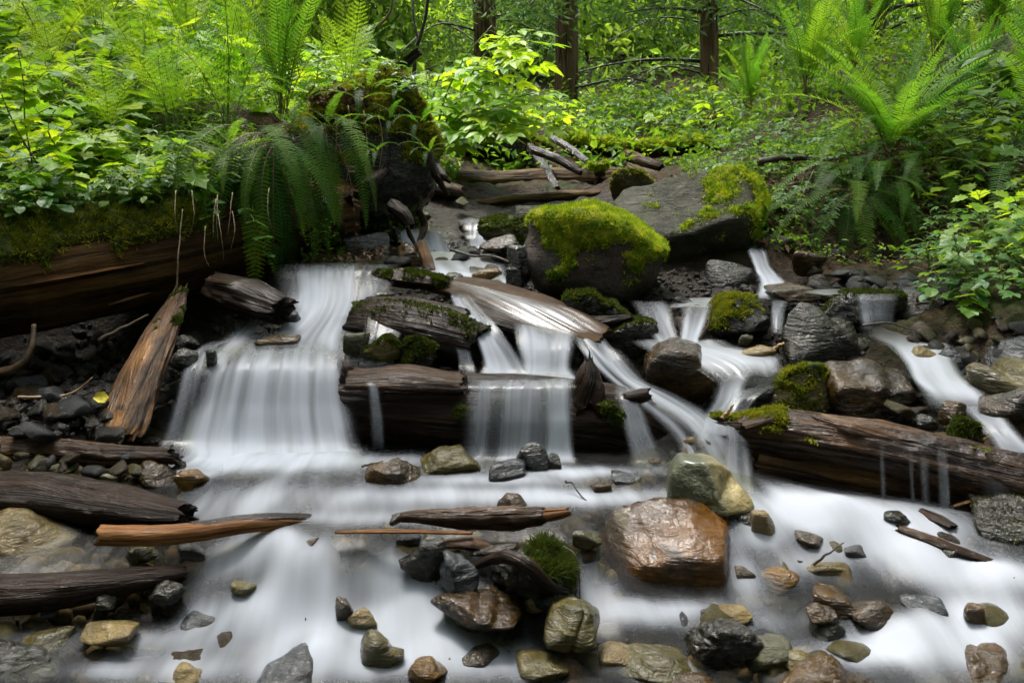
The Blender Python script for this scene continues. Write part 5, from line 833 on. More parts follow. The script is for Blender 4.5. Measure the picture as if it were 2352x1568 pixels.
# ------------------------------------------------------------------ plants
def frond_mesh(name, a0=.15, a1=1.1, n=30, width=.10, seed=0, mats=('fern', 'rachis'), bip=False, curl=1.3, droop=.12, start=.16, twist=0., ragged=.08, stemr=.0045):
    "one fern frond of length 1 rising from the origin along +Z and arching towards +X"
    rg = np.random.default_rng(seed); m = 60; s = np.linspace(0, 1, m); th = a0 + (a1 - a0) * s ** curl
    C = np.zeros((m, 3)); C[1:, 0] = np.cumsum(np.sin(th[1:])) / (m - 1); C[1:, 2] = np.cumsum(np.cos(th[1:])) / (m - 1)
    C[:, 1] = .03 * np.sin(s * 2.5 + seed) * s
    V = []; F3 = []; F4 = []; M3 = []; M4 = []
    def add(vs, f, mi):
        b = len(V); V.extend(vs)
        for q in f: (F3 if len(q) == 3 else F4).append([b + t for t in q]); (M3 if len(q) == 3 else M4).append(mi)
    def fr(t):
        i = t * (m - 1); k = int(min(i, m - 2)); p = C[k] + (C[k + 1] - C[k]) * (i - k); T = C[k + 1] - C[k]; T = T / np.linalg.norm(T)
        S = np.array([0, 1., 0]); N = np.cross(T, S); N /= np.linalg.norm(N)      # N = upper face
        return p, T, S, -N
    # stem
    ring = []
    for t in np.linspace(0, 1, 14):
        p, T, S, N = fr(min(t, .999)); r = stemr * (1 - .8 * t); ring += [p + S * r, p - S * r * .5 + N * r * .8, p - S * r * .5 - N * r * .8]
    f = []
    for k in range(13):
        for j in range(3): a, b = k * 3 + j, k * 3 + (j + 1) % 3; f.append((a, b, b + 3, a + 3))
    add(ring, f, 1)
    for k in range(n):
        t = start + (.985 - start) * (k / (n - 1)) ** .92; p, T, S, N = fr(t); x = (t - start) / (1 - start)
        prof = (min(1, .45 + x / .22 * .55) * (1 - x ** 2.1) ** .85 + .03) if not bip else (min(1, .6 + x / .2 * .4) * (1 - x) ** .8 + .02)
        sp = (1 - start) / n
        for side in (1, -1):
            if rg.random() < ragged * .35: continue
            ln = width * prof * rg.uniform(.88, 1.08); al = .28 + .25 * x + rg.uniform(-.06, .06)
            D = S * side * math.cos(al) + T * math.sin(al) + N * (-droop + rg.uniform(-.07, .07)); D /= np.linalg.norm(D)
            W = T - D * (T @ D); W /= np.linalg.norm(W); K = np.cross(D, W) * side
            if not bip:
                w_ = sp * .33 * rg.uniform(.9, 1.1)
                add([p - W * w_ * .7, p + W * w_ * .9, p + D * ln * .55 + W * w_ * .72 - K * .004 * 0, p + D * ln * .55 - W * w_ * .62, p + D * ln + T * ln * .1 - N * droop * ln * .4], [(0, 3, 2, 1), (3, 4, 2)], 0)
            else:
                mm = max(4, int(11 * prof ** .6)); add([p, p + D * ln * .98 + W * .0012, p + D * ln * .98 - W * .0012], [(0, 1, 2)], 0)
                for q in range(mm):
                    tt = (q + .7) / (mm + .3); pq = p + D * ln * tt - N * droop * ln * tt * tt * .8; l2 = sp * .50 * (1 - tt) ** .5 + sp * .08; w2 = ln / mm * .46
                    for s2 in (1, -1):
                        E = W * s2 * .86 + D * .5 + N * rg.uniform(-.12, .12); E /= np.linalg.norm(E)
                        add([pq - D * w2 * .5, pq + D * w2 * .6, pq + E * l2 + D * w2 * .3], [(0, 2, 1)] if s2 * side > 0 else [(0, 1, 2)], 0)
    return mk_mesh(name, np.array(V), [np.array(F3).reshape(-1, 3), np.array(F4).reshape(-1, 4)], [M[mats[0]], M[mats[1]]], smooth=False, midx=M3 + M4)
FR = {}
for i, (a0, a1) in enumerate([(.05, .45), (.1, .8), (.2, 1.15), (.35, 1.5), (.55, 1.9), (.8, 2.3)]):
    FR['s%d' % i] = frond_mesh('frond', a0, a1, n=34, width=.112, seed=i)
    FR['l%d' % i] = frond_mesh('frond', a0, a1, n=19, width=.22, seed=20 + i, mats=('fern_light', 'stem_g'), bip=True, start=.2)
for i, (a0, a1, cu) in enumerate([(1.2, 2.85, .7), (1.4, 3.0, .6), (1.6, 3.1, .6), (.9, 2.7, .9), (1.9, 3.1, .5)]):
    FR['d%d' % i] = frond_mesh('frond', a0, a1, n=34, width=.10, seed=40 + i, mats=('fern_dark', 'rachis_b'), curl=cu, droop=.05)
FR['dead'] = frond_mesh('dead_frond', 1.3, 3.0, n=26, width=.06, seed=60, mats=('litter', 'rachis_b'), curl=.6, droop=.5, ragged=1.5)
FR['dead2'] = frond_mesh('dead_frond', 1.7, 3.1, n=22, width=.045, seed=61, mats=('litter', 'rachis_b'), curl=.5, droop=.7, ragged=1.5)
FR['y'] = frond_mesh('frond', 1.5, 3.1, n=30, width=.085, seed=62, mats=('leaf_mid', 'rachis_b'), curl=.5, droop=.1)
FR['h'] = frond_mesh('frond', 2.2, 3.05, n=24, width=.16, seed=63, mats=('fern_light', 'stem_g'), bip=True, curl=.4, start=.1)
def fern(name, label, loc, fronds, group=None, cat='fern', seed=0):
    "fronds: list of (mesh key, length, heading, extra tilt)"
    rg = np.random.default_rng(seed); t = thing(name, loc, label, cat, group)
    for k, ln, hd, ti in fronds:
        o = ob('dead_frond' if k.startswith('dead') else 'frond', FR[k], t); o.scale = (ln, ln, ln)
        o.rotation_euler = (rg.uniform(-.12, .12), ti, hd); o.location = (rg.uniform(-.02, .02), rg.uniform(-.02, .02), 0)
    return t
def crown(rg, n, keys, l0, l1, h0=0, h1=6.283, tilt=.15):
    return [(keys[rg.integers(len(keys))], rg.uniform(l0, l1), h0 + (h1 - h0) * (i + rg.uniform(0, .8)) / n, rg.uniform(-tilt, tilt)) for i in range(n)]
rg = np.random.default_rng(5); SW = ['s1', 's2', 's3']; UPR = ['s0', 's0', 's1', 's1', 's2']; LW = ['l1', 'l2', 'l3']
def Pg(u, v, y): p = P(u, v, y); return p
R = math.radians
# left: upright sword fern on the log, and its skirt of old fronds
fern('sword_fern', 'tall upright sword fern with backlit fronds on top of the mossy stump', P(650, 262, 3.5), [('s0', 0.496, R(-60), -.12), ('s0', 0.528, R(20), .0), ('s0', 0.512, R(-20), .03), ('s1', 0.496, R(0), .0), ('s1', 0.480, R(-40), .05), ('s1', 0.464, R(40), .05), ('s0', 0.480, R(100), .05), ('s1', 0.440, R(150), 0), ('s1', 0.416, R(200), .0), ('s0', 0.480, R(-100), 0), ('s2', 0.400, R(170), .1), ('s2', 0.416, R(10), .1), ('s0', 0.528, R(-10), .08), ('s0', 0.480, R(5), .15), ('s1', 0.400, R(130), .1), ('s0', 0.464, R(180), .05)], seed=1)
for i, (u, v, y, lab) in enumerate([(590, 305, 3.26, 'dark old fern fronds hanging over the big log, leftmost tuft'), (665, 285, 3.36, 'dark blue-green old fern fronds hanging below the upright sword fern'), (740, 290, 3.42, 'old fern fronds with brown tips hanging beside the stump'), (620, 330, 3.22, 'low fringe of old dark fronds on the log front')]):
    fern('old_fern_skirt', lab, P(u, v, y), [('d%d' % (k % 5), rg.uniform(.32, .47), R(-90 + (k - 5.5) * 11 + rg.uniform(-6, 6)), rg.uniform(.05, .5)) for k in range(12)] + [(['dead', 'y', 'dead2'][k % 3], rg.uniform(.4, .5), R(-90 + (k - 1.5) * 30), .2) for k in range(4 if i == 2 else 2)], seed=200 + i)
fern('hanging_frond', 'single fresh green lady fern frond hanging down in front of the log', P(585, 470, 3.05), [('h', .33, R(-60), .3), ('h', .2, R(-85), .2)], seed=3)
fern('lady_fern', 'large light green lady fern left of the upright sword fern', P(520, 300, 3.7), [('l0', .62, R(0), 0), ('l1', .6, R(-80), .05), ('l1', .66, R(100), 0), ('l2', .6, R(180), .05), ('l2', .5, R(-140), .1), ('l2', .55, R(-30), .1), ('l3', .5, R(30), .1), ('l1', .6, R(150), .05), ('l3', .5, R(-100), .1)], seed=4)
fern('lady_fern', 'lady fern with dark upright stems at the left of the log ferns', P(400, 300, 3.5), crown(rg, 8, LW, .34, .46) + [('l0', .45, R(90), 0), ('l0', .42, R(-90), 0)], seed=5)
LFS = [(255, 260, 3.6, .36, 'spreading lady fern with flat fronds in the middle of the left bank'), (330, 150, 4.2, .5, 'lady fern behind the left bank herbs, fronds lying flat'), (120, 120, 4.6, .5, 'lady fern near the top left corner'), (230, 40, 5.0, .6, 'dark backed fern at the top edge left of centre'), (440, 60, 4.6, .55, 'bright fern at the top edge behind the lady fern'), (30, 230, 4.0, .4, 'lady fern at the left edge under the broad leaved herbs'), (800, 150, 4.4, .42, 'light fern behind the stump, right of the upright sword fern'), (560, 120, 4.6, .6, 'broad light green fern rising behind the lady ferns')]
for i, (u, v, y, ln, lab) in enumerate(LFS): fern('lady_fern', lab, P(u, v + 60, y), crown(rg, 9, LW + ['l0'], ln * .8, ln * 1.15), seed=10 + i)
fern('old_fern_skirt', 'old grey-green fern fronds sprawling left of the upright sword fern', P(470, 330, 3.3), [('d%d' % (i % 5), rg.uniform(.25, .36), R(-170 + i * 22), 0) for i in range(8)], seed=21)
for i, (u, v, y, ln, lab) in enumerate([(870, 355, 3.45, .14, 'small green fern on the dark face of the stump'), (920, 215, 3.5, .12, 'tiny pale fern near the top of the stump'), (800, 290, 3.4, .13, 'little bright fern sprig at the left of the stump face'), (490, 430, 3.05, .16, 'grey-green young fern hanging on the log side')]):
    fern('small_fern', lab, P(u, v, y), [('d3', ln, R(-90), 0), ('s4', ln, R(-140), .2), ('s4', ln, R(-40), .2), ('s5', ln * .9, R(-100), .2), ('s4', ln * .8, R(180), .2)], seed=30 + i)
for i, (u, v, y, ln, lab) in enumerate([(960, 290, 3.5, .15, 'small fern on the right shoulder of the stump'), (840, 215, 3.5, .2, 'fern spilling over the stump top, left of its crest'), (760, 300, 3.35, .2, 'fern drooping in the hollow left of the stump face'), (985, 355, 3.5, .13, 'tiny fern at the right foot of the stump'), (905, 285, 3.45, .14, 'little fern in the middle of the stump face'), (540, 360, 3.15, .24, 'pale fern arching over the log left of the old fronds'), (700, 240, 3.4, .26, 'young sword fern at the foot of the tall upright one')]):
    fern('small_fern', lab, P(u, v, y), [(['s3', 's4', 's5', 'd3'][k % 4], ln * rg.uniform(.7, 1.1), R(-90 + (k - 3) * 34), rg.uniform(0, .3)) for k in range(7)], seed=300 + i)
fern('small_fern', 'flat green frond reaching out across the stump face', P(810, 245, 3.45), [('s4', .2, R(-10), .35)], seed=36)
# right: the big sword fern, its skirt, and those behind
fern('sword_fern', 'big vase-shaped sword fern on the right bank above the stream', P(2045, 352, 4.0), [(['s1', 's2', 's2', 's3', 's1', 's0'][k % 6], rg.uniform(.42, .56), R(k * 137.5 + rg.uniform(-20, 20)), rg.uniform(.15, .65)) for k in range(36)] + [('dead', .4, R(-60), -.2), ('dead', .38, R(-130), -.2)] + [('s1', .6, R(0), .45), ('s2', .58, R(10), .3), ('s1', .6, R(180), .4), ('s2', .56, R(185), .3), ('s1', .58, R(-20), .25), ('s1', .56, R(200), .3), ('s2', .66, R(5), .15)], seed=6)
for i, (u, v, y, lab) in enumerate([(2050, 372, 3.86, 'glossy dark old fronds spread right below the big right fern'), (1960, 392, 3.8, 'dark old fronds hanging left of the big fern base'), (2130, 395, 3.76, 'dark old fronds hanging right of the big fern base'), (2050, 440, 3.68, 'lowest tier of dark fronds drooping to the wet rubble'), (1950, 455, 3.62, 'dark fronds drooping beside the leaning bare stem')]):
    fern('old_fern_skirt', lab, P(u, v, y) + np.array([0, 0, .02]), [('d%d' % (k % 5), rg.uniform(.3, .44), R(-90 + (k - 5.5) * 13 + rg.uniform(-6, 6)), rg.uniform(-.45, -.05)) for k in range(12)] + ([('y', .36, R(-80), -.1)] if i == 3 else []), seed=220 + i)
RFS = [(1850, 215, 5.6, .85, 'sword fern behind and left of the big right fern'), (2150, 130, 5.4, .8, 'tall sword fern at the top right behind the big fern'), (2280, 90, 5.0, .8, 'dark sword fern at the top right corner'), (2020, 60, 6.8, .85, 'far sword fern between the trunk and the top right ferns'), (2390, 330, 3.5, .62, 'fern at the right edge with long fronds reaching in'), (1720, 250, 6.4, .6, 'pale fern with drooping fronds at the edge of the right bank'), (2230, 230, 4.9, .6, 'sword fern just right behind the big fern'), (2400, 180, 4.4, .7, 'fern at the right edge above the long fronds'), (1960, 170, 6.0, .7, 'bright sword fern half hidden behind the big right fern')]
for i, (u, v, y, ln, lab) in enumerate(RFS):
    fern('sword_fern', lab, P(u, v, y), crown(rg, 20, UPR + ['s3'], ln * .6, ln * .82), seed=40 + i)
fern('old_fern_skirt', 'dark old fronds on the right edge of the bank', P(2330, 400, 3.6), [('d%d' % (i % 5), .5, R(-175 + i * 17), 0) for i in range(9)], seed=8)

# -- leaf shapes
def leaf_fan(name, pts, mat, fold=.12, bend=.1):
    pts = np.array(pts, float); n = len(pts); z = fold * np.abs(pts[:, 1]) - bend * pts[:, 0] ** 2 + .02 * np.sin(np.arange(n) * 2.4)
    V = np.concatenate([[[.36, 0, -bend * .13]], np.stack([pts[:, 0], pts[:, 1], z], -1)]); j = np.arange(n)
    return mk_mesh(name, V, np.stack([np.zeros(n, int), j + 1, (j + 1) % n + 1], -1), [M[mat]], smooth=False)
MAPLE = [(0, 0), (-.06, .22), (.12, .30), (.10, .50), (.32, .40), (.44, .56), (.52, .36), (.68, .38), (.74, .20), (1, 0), (.74, -.20), (.68, -.38), (.52, -.36), (.44, -.56), (.32, -.40), (.10, -.50), (.12, -.30), (-.06, -.22)]
OVATE = [(0, 0), (.10, .13), (.28, .23), (.5, .25), (.75, .15), (1, 0), (.75, -.15), (.5, -.25), (.28, -.23), (.10, -.13)]
ROUND = [(0, 0), (-.05, .2), (.12, .38), (.4, .46), (.7, .34), (.95, .1), (.95, -.1), (.7, -.34), (.4, -.46), (.12, -.38), (-.05, -.2)]
LEAF = {}
for key, pts in (('maple', MAPLE), ('ovate', OVATE), ('round', ROUND)):
    for mname in ('leaf_lime', 'leaf_mid', 'leaf_cool'): LEAF[key, mname] = leaf_fan('leaf', pts, mname)
def compound(name, mat, pairs=2, ll=.42):
    V = []; Fc = []; o = 0
    def lf(b, ang, l):
        nonlocal o
        p = np.array(OVATE) * l; z = .18 * np.abs(p[:, 1]) - .12 * p[:, 0] ** 2 / max(l, .01); c, s_ = math.cos(ang), math.sin(ang)
        q = np.stack([b[0] + p[:, 0] * c - p[:, 1] * s_, b[1] + p[:, 0] * s_ + p[:, 1] * c, z - .15 * b[0] ** 2], -1)
        V.append(np.concatenate([[[b[0] + .35 * l * c, b[1] + .35 * l * s_, -.15 * b[0] ** 2]], q])); n = len(q); j = np.arange(n)
        Fc.append(np.stack([np.zeros(n, int), j + 1, (j + 1) % n + 1], -1) + o); o += n + 1
    for k in range(pairs):
        x = .25 + .35 * k
        for s_ in (1, -1): lf((x, 0), s_ * (1.0 - .12 * k), ll * (1 - .1 * k))
    lf((.25 + .35 * (pairs - 1) + .05, 0), 0, ll * 1.15)
    V.append(np.array([[0, .008, 0], [0, -.008, 0], [.25 + .35 * (pairs - 1), 0, -.05]])); Fc.append(np.array([[0, 1, 2]]) + o)
    return mk_mesh(name, np.concatenate(V), np.concatenate(Fc), [M[mat]], smooth=False)
LEAF['comp', 'leaf_lime'] = compound('leaf', 'leaf_lime', 2); LEAF['comp', 'leaf_mid'] = compound('leaf', 'leaf_mid', 2); LEAF['comp3', 'leaf_lime'] = compound('leaf', 'leaf_lime', 3, .34); LEAF['tri', 'leaf_lime'] = compound('leaf', 'leaf_lime', 1, .55); LEAF['tri', 'leaf_mid'] = compound('leaf', 'leaf_mid', 1, .55); LEAF['tri', 'leaf_cool'] = compound('leaf', 'leaf_cool', 1, .55)
def stem_mesh(C, r, mat):
    V, F4, caps, uv = tube(C, [r, r * .5], nl=len(C), nr=5, grain=.02, knob=.02, ragged=0)
    return mk_mesh('stem', V, [F4, caps], [M[mat]], uv=uv)
HERB = {}
def make_herb(key, kind, mat, h, nl, lsize, spread, seed, stemmat='stem_g', lean=.25):
    "one plant: a stem with petiole-borne leaves; returns list of (mesh, matrix)"
    rg = np.random.default_rng(seed); n = 10; a = rg.uniform(0, 6.28); s_ = np.linspace(0, 1, n)
    C = np.stack([lean * h * s_ ** 2 * math.cos(a), lean * h * s_ ** 2 * math.sin(a), h * s_ * (1 - .12 * s_)], -1)
    parts = []; vs = [C]
    for i in range(nl):
        t = .22 + .78 * (i + rg.uniform(0, .6)) / nl; p = C[int(min(t, .99) * (n - 1))]; az = i * 2.4 + rg.uniform(-.5, .5); out = spread * (1.1 - .6 * t) * rg.uniform(.6, 1.2)
        b = p + np.array([math.cos(az) * out, math.sin(az) * out, out * .35]); sz = lsize * rg.uniform(.65, 1.2) * (1.1 - .35 * t)
        m = Matrix.Translation(b) @ Matrix.Rotation(az + rg.uniform(-.4, .4), 4, 'Z') @ Matrix.Rotation(rg.uniform(-.1, .5), 4, 'Y') @ Matrix.Rotation(rg.uniform(-.3, .3), 4, 'X') @ Matrix.Scale(sz, 4)
        parts.append((LEAF[kind, mat], m)); vs.append(np.stack([p, (p + b) / 2 + np.array([0, 0, out * .1]), b]))
    # stem mesh with petioles
    AV, A4, A3, o = [], [], [], 0
    for k, c in enumerate(vs):
        V, F4, caps, uv = tube(catmull(c, 6) if k else c, [.0028 if not k else .0014, .0012], nl=6 if k else n, nr=4, grain=0, knob=0, ragged=0)
        AV.append(V); A4.append(F4 + o); A3.append(caps + o); o += len(V)
    HERB[key] = (mk_mesh('stem', np.concatenate(AV), [np.concatenate(A4), np.concatenate(A3)], [M[stemmat]]), parts)
def herb(key, label, loc, group=None, sc=1, rz=0, cat='herb', name='herb'):
    st_, parts = HERB[key]; t = thing(name, loc, label, cat, group, rz, sc)
    ob('stem', st_, t)
    for me, m in parts: o = ob('leaf', me, t); o.matrix_basis = m
    return t
for i in range(4):
    make_herb('m%d' % i, 'maple', 'leaf_lime', .24, 13, .085, .09, 100 + i); make_herb('M%d' % i, 'maple', 'leaf_mid', .2, 11, .08, .08, 110 + i)
    make_herb('t%d' % i, 'tri', 'leaf_lime', .2, 11, .09, .07, 120 + i); make_herb('T%d' % i, 'tri', 'leaf_mid', .18, 11, .085, .07, 130 + i)
    make_herb('r%d' % i, 'round', 'leaf_cool', .12, 9, .05, .05, 140 + i); make_herb('o%d' % i, 'ovate', 'leaf_mid', .16, 14, .06, .045, 150 + i)
    make_herb('c%d' % i, 'tri', 'leaf_cool', .14, 10, .07, .06, 160 + i)
def sow(n, poly, keys, label, group, seed, sc=(.8, 1.25), name='herb', dep=None, cat='herb', ymax=9):
    rg = np.random.default_rng(seed); k = 0; t = 0; pts = []
    while k < n and t < n * 40:
        t += 1; u = rg.uniform(poly[0], poly[1]); v = rg.uniform(poly[2], poly[3]); y = hit(u, v)
        if y >= min(ymax, 8.9) or y < 2.2: continue
        p = P(u, v, y)
        if any((p[0] - q[0]) ** 2 + (p[1] - q[1]) ** 2 < .004 for q in pts): continue
        pts.append(p); z = surf1(p[0], p[1]); s_ = rg.uniform(*sc)
        herb(keys[rg.integers(len(keys))], label, (p[0], p[1], z), group, s_, rg.uniform(0, 6.28), name=name, cat=cat); k += 1
A4 = ['m0', 'm1', 'm2', 'm3']; B4 = ['M0', 'M1', 'M2', 'M3']; C4 = ['t0', 't1', 't2', 't3']; D4 = ['T0', 'T1', 'T2', 'T3']; R4 = ['r0', 'r1', 'r2', 'r3']; O4 = ['o0', 'o1', 'o2', 'o3']; K4 = ['c0', 'c1', 'c2', 'c3']
sow(42, (-60, 330, 300, 520), A4 + A4 + B4, 'maple-leaved herb in the bright patch at the left edge', 'maple-leaved herbs at the left edge', 1, name='maple_leaved_herb')
sow(34, (-60, 520, 130, 340), A4 + C4 + C4, 'bright bushy herb among the lady ferns on the left bank', 'bright herbs among the left ferns', 2, sc=(1, 1.6), name='bushy_herb')
sow(26, (250, 560, 330, 500), D4 + O4 + K4, 'small green herb in front of the lady ferns on the log', 'small herbs in front of the lady ferns', 3, sc=(.6, 1), name='small_herb')
sow(22, (-50, 620, 60, 160), C4 + A4, 'tall bright herb at the top left behind the ferns', 'tall herbs at the top left', 4, sc=(1.3, 2.2), name='tall_herb')
sow(22, (640, 1000, 150, 300), C4 + A4, 'bright herb behind the mossy stump', 'bright herbs behind the stump', 5, sc=(1, 1.7), name='bright_herb')
sow(85, (1640, 1960, 300, 540), R4 + K4 + D4, 'low green herb on the right bank between slab boulder and big fern', 'low herbs between slab boulder and big fern', 6, sc=(.5, .85), name='low_herb')
sow(52, (2130, 2400, 450, 720), A4[:2] + D4 + R4 + K4, 'leafy herb at the right edge above the stream', 'leafy herbs at the right edge', 7, sc=(.45, .85), name='leafy_herb')
sow(36, (2100, 2400, 180, 440), D4 + O4 + B4, 'green herb under the ferns on the right slope', 'herbs under the right slope ferns', 8, sc=(.8, 1.5), name='slope_herb')
sow(50, (1000, 1700, 235, 335), K4 + D4 + C4, 'soft green herb on the far bank below the tree trunks', 'herbs on the far bank', 9, sc=(1, 1.8), name='far_bank_herb', ymax=8.8)
# herbs rooted in the moss on the log itself
rgl = np.random.default_rng(31)
for i in range(84):
    a = rgl.uniform(0, 1); ax = catmull(np.array([P(-60, 628, 2.68), P(300, 585, 2.98), P(600, 520, 3.35)]), 50)[int(a * 49)]
    herb((R4 + D4 + O4 + K4 + A4[:2])[rgl.integers(18)], 'small herb rooted in the moss on top of the big left log', (ax[0] + rgl.uniform(-.04, .04), ax[1] + rgl.uniform(-.13, .04), ax[2] + .135), 'herbs rooted on the big left log', rgl.uniform(.4, .9), rgl.uniform(0, 6.28), name='log_herb')
for i in range(20):
    u = rgl.uniform(770, 985); p = P(u, 205 + abs(u - 890) * .25, 3.75 + rgl.uniform(-.12, .2))
    herb((R4 + K4 + D4)[rgl.integers(12)], 'small herb sprouting from the moss on the uprooted stump', p, 'herbs sprouting on the stump', rgl.uniform(.35, .7), rgl.uniform(0, 6.28), name='stump_herb')
# long stemmed shrubs
def shrub(name, label, loc, stems, kind, mat, lsize, seed, cat='shrub', stemmat='stem_g', dens=9, group=None, r=.006):
    rg = np.random.default_rng(seed); t = thing(name, loc, label, cat, group); loc = np.array(loc)
    for k, path in enumerate(stems):
        C = catmull(np.array([P(*q) for q in path]) - loc, 16)
        sm = ob('stem', stem_mesh(C, r, stemmat), t); T = np.gradient(C, axis=0)
        for i in range(dens):
            a = .18 + .82 * i / (dens - 1); j = a * 15; b = C[int(min(j, 14))]; d = T[int(min(j, 14))]; hd = math.atan2(d[1], d[0])
            for s_ in ((1, -1) if i < dens - 1 else (0,)):
                o = ob('leaf', LEAF[kind, mat], sm); sz = lsize * rg.uniform(.75, 1.15)
                o.matrix_basis = Matrix.Translation(b) @ Matrix.Rotation(hd + s_ * rg.uniform(.7, 1.3), 4, 'Z') @ Matrix.Rotation(rg.uniform(.0, .45), 4, 'Y') @ Matrix.Rotation(rg.uniform(-.35, .35), 4, 'X') @ Matrix.Scale(sz, 4)
    return t
b0 = P(985, 330, 5.0)
shrub('salmonberry_shrub', 'bright lime leafy shrub arching over the middle behind the stump', b0, [[(985, 330, 5.0), (1060, 260, 4.9), (1130, 170, 4.8), (1215, 85, 4.7)], [(1000, 330, 5.0), (1020, 230, 4.9), (1070, 130, 4.9), (1130, 60, 4.9)], [(1010, 330, 5.0), (1090, 275, 4.9), (1170, 230, 4.8), (1225, 215, 4.7)], [(1000, 330, 5.0), (1060, 300, 4.8), (1120, 275, 4.7), (1215, 290, 4.6)], [(985, 330, 5.0), (990, 270, 5), (1000, 200, 5), (1030, 130, 5)], [(1000, 330, 5.0), (1050, 230, 4.9), (1110, 130, 4.85), (1180, 60, 4.8)], [(1000, 330, 5), (1050, 280, 4.85), (1100, 250, 4.8), (1150, 270, 4.7)]], 'comp', 'leaf_lime', .2, 3, dens=10)
shrub('maple_seedling', 'lime maple-leaved seedling with large leaves at the top left', P(470, 190, 4.0), [[(470, 190, 4.0), (460, 110, 3.95), (440, 50, 3.9)], [(470, 190, 4.0), (500, 130, 4), (520, 90, 4)]], 'maple', 'leaf_lime', .11, 4, dens=5)
shrub('currant_bush', 'maple-leaved bush with thin brown stems at the left edge', P(60, 470, 3.0), [[(180, 480, 3.0), (90, 380, 2.9), (30, 280, 2.9), (-10, 180, 2.9)], [(180, 480, 3.0), (130, 420, 2.85), (50, 390, 2.8), (-30, 330, 2.8)], [(100, 500, 2.95), (60, 300, 2.95), (55, 200, 2.95), (40, 110, 2.95)], [(60, 500, 2.9), (30, 440, 2.8), (80, 400, 2.8), (140, 350, 2.8)], [(150, 480, 3), (170, 400, 2.9), (110, 300, 2.9), (150, 220, 2.9)]], 'maple', 'leaf_lime', .062, 5, stemmat='twig', dens=10, r=.003)
shrub('trailing_herb', 'trailing vine with ivy-shaped leaves hanging on the log side', P(470, 440, 3.0), [[(450, 440, 3.0), (490, 470, 2.97), (480, 500, 2.94)], [(560, 470, 3.05), (590, 520, 3.0), (610, 590, 2.98)]], 'maple', 'leaf_cool', .04, 6, dens=4, r=.002)
shrub('leafy_seedling', 'large leaved seedling leaning over the water at the right edge', P(2200, 640, 2.7), [[(2230, 640, 2.7), (2200, 580, 2.65), (2190, 520, 2.6)], [(2260, 620, 2.65), (2240, 660, 2.55), (2230, 710, 2.5)], [(2280, 600, 2.7), (2300, 540, 2.65), (2340, 500, 2.6)]], 'maple', 'leaf_mid', .05, 7, dens=6, r=.0025)
shrub('broad_leaf_bush', 'broad smooth leaves at the right edge behind the long fern fronds', P(2350, 260, 4.6), [[(2340, 260, 4.6), (2280, 200, 4.5), (2220, 170, 4.5)], [(2350, 260, 4.6), (2330, 160, 4.5), (2280, 110, 4.5)], [(2360, 260, 4.6), (2350, 190, 4.4), (2330, 150, 4.4)]], 'ovate', 'leaf_mid', .14, 8, dens=7)
# thin bare saplings and the broken mossy branch behind the stump
twig('bare_sapling', 'thin dark bare sapling rising behind the stump to the top edge', [(948, 190, 4.3), (958, 110, 4.3), (975, 50, 4.3), (990, -40, 4.3)], .009, 'twig_dark', seed=71, taper=.7, n=20, cat='sapling')
twig('bare_sapling', 'second bare sapling leaning against the first behind the stump', [(962, 100, 4.32), (950, 40, 4.35), (945, -40, 4.4)], .006, 'twig_dark', seed=72, taper=.7, n=20, cat='sapling')
log('mossy_snag', 'short mossy broken branch slanting up behind the stump', [(908, 168, 4.1), (935, 145, 4.1), (966, 118, 4.1)], [.014, .018, .014], 'w_bark', cat='branch', nl=30, nr=16, seed=73, moss=dict(cond=lambda V, N: sstep(.3, .6, N[:, 2]), n=800, mat='moss_dark', h=.012))
for i, (q, r) in enumerate([([(870, 60, 6), (895, 30, 6), (905, -20, 6)], .01), ([(1600, 330, 7), (1640, 250, 7), (1670, 262, 7)], .012)]): twig('bare_branch', ['dark bare branch at the top edge left of the saplings', 'arching bare brown branch at the foot of the right trunk'][i], q, r, 'twig', seed=80 + i, cat='branch')
rg2 = np.random.default_rng(4)
for i in range(12):
    u = rg2.uniform(1590, 1700); twig('bare_shoot', 'tangled bare brown stem at the foot of the right trunk', [(u, 325, 6.6), (u + rg2.uniform(-40, 20), 265, 6.5), (u + rg2.uniform(-90, 70), 225 + rg2.uniform(0, 60), 6.4)], .004, 'twig', group='bare stems by the right trunk', seed=90 + i, n=12, cat='stem')
# white starry flowers over the log herbs
fl = ico(1)
for i in range(26):
    u, v = rg2.uniform(380, 470), rg2.uniform(340, 520); p = P(u, v, 2.95 + (u - 300) / 300 * .25); o = ob('white_flower', None); bpy.data.objects.remove(o)
    if i == 0: fm = mk_mesh('white_flower', fl[0] * np.array([.0035, .0035, .002]), fl[1], [M['flower']])
    ob('white_flower', fm, None, p, 'tiny white flower over the moss on the big left log', 'flower', 'tiny white flowers on the log')

# ------------------------------------------------------------------ ground cover
def leaf_cloud(name, C, size, mat, seed, up=.6, asp=.55, normal=None):
    rg = np.random.default_rng(seed); n = len(C); size = np.broadcast_to(np.asarray(size, float), (n,)) * rg.uniform(.6, 1.35, n)
    N = rg.normal(size=(n, 3)) * (1 - up) + np.array([0, 0, up]) ; N /= np.linalg.norm(N, axis=1, keepdims=True)
    A = np.cross(N, rg.normal(size=(n, 3))); A /= np.linalg.norm(A, axis=1, keepdims=True); B = np.cross(N, A); s_ = size[:, None]
    V = np.stack([C - A * s_ * .5, C + B * s_ * asp * .5 + N * s_ * .1, C + A * s_ * .5 - N * s_ * .12, C - B * s_ * asp * .5 + N * s_ * .1], 1).reshape(-1, 3)
    k = np.arange(n)[:, None] * 4; Fc = np.concatenate([k + [0, 1, 2], k + [0, 2, 3]])
    return mk_mesh(name, V, Fc, [M[mat]], smooth=False)
rg = np.random.default_rng(77)
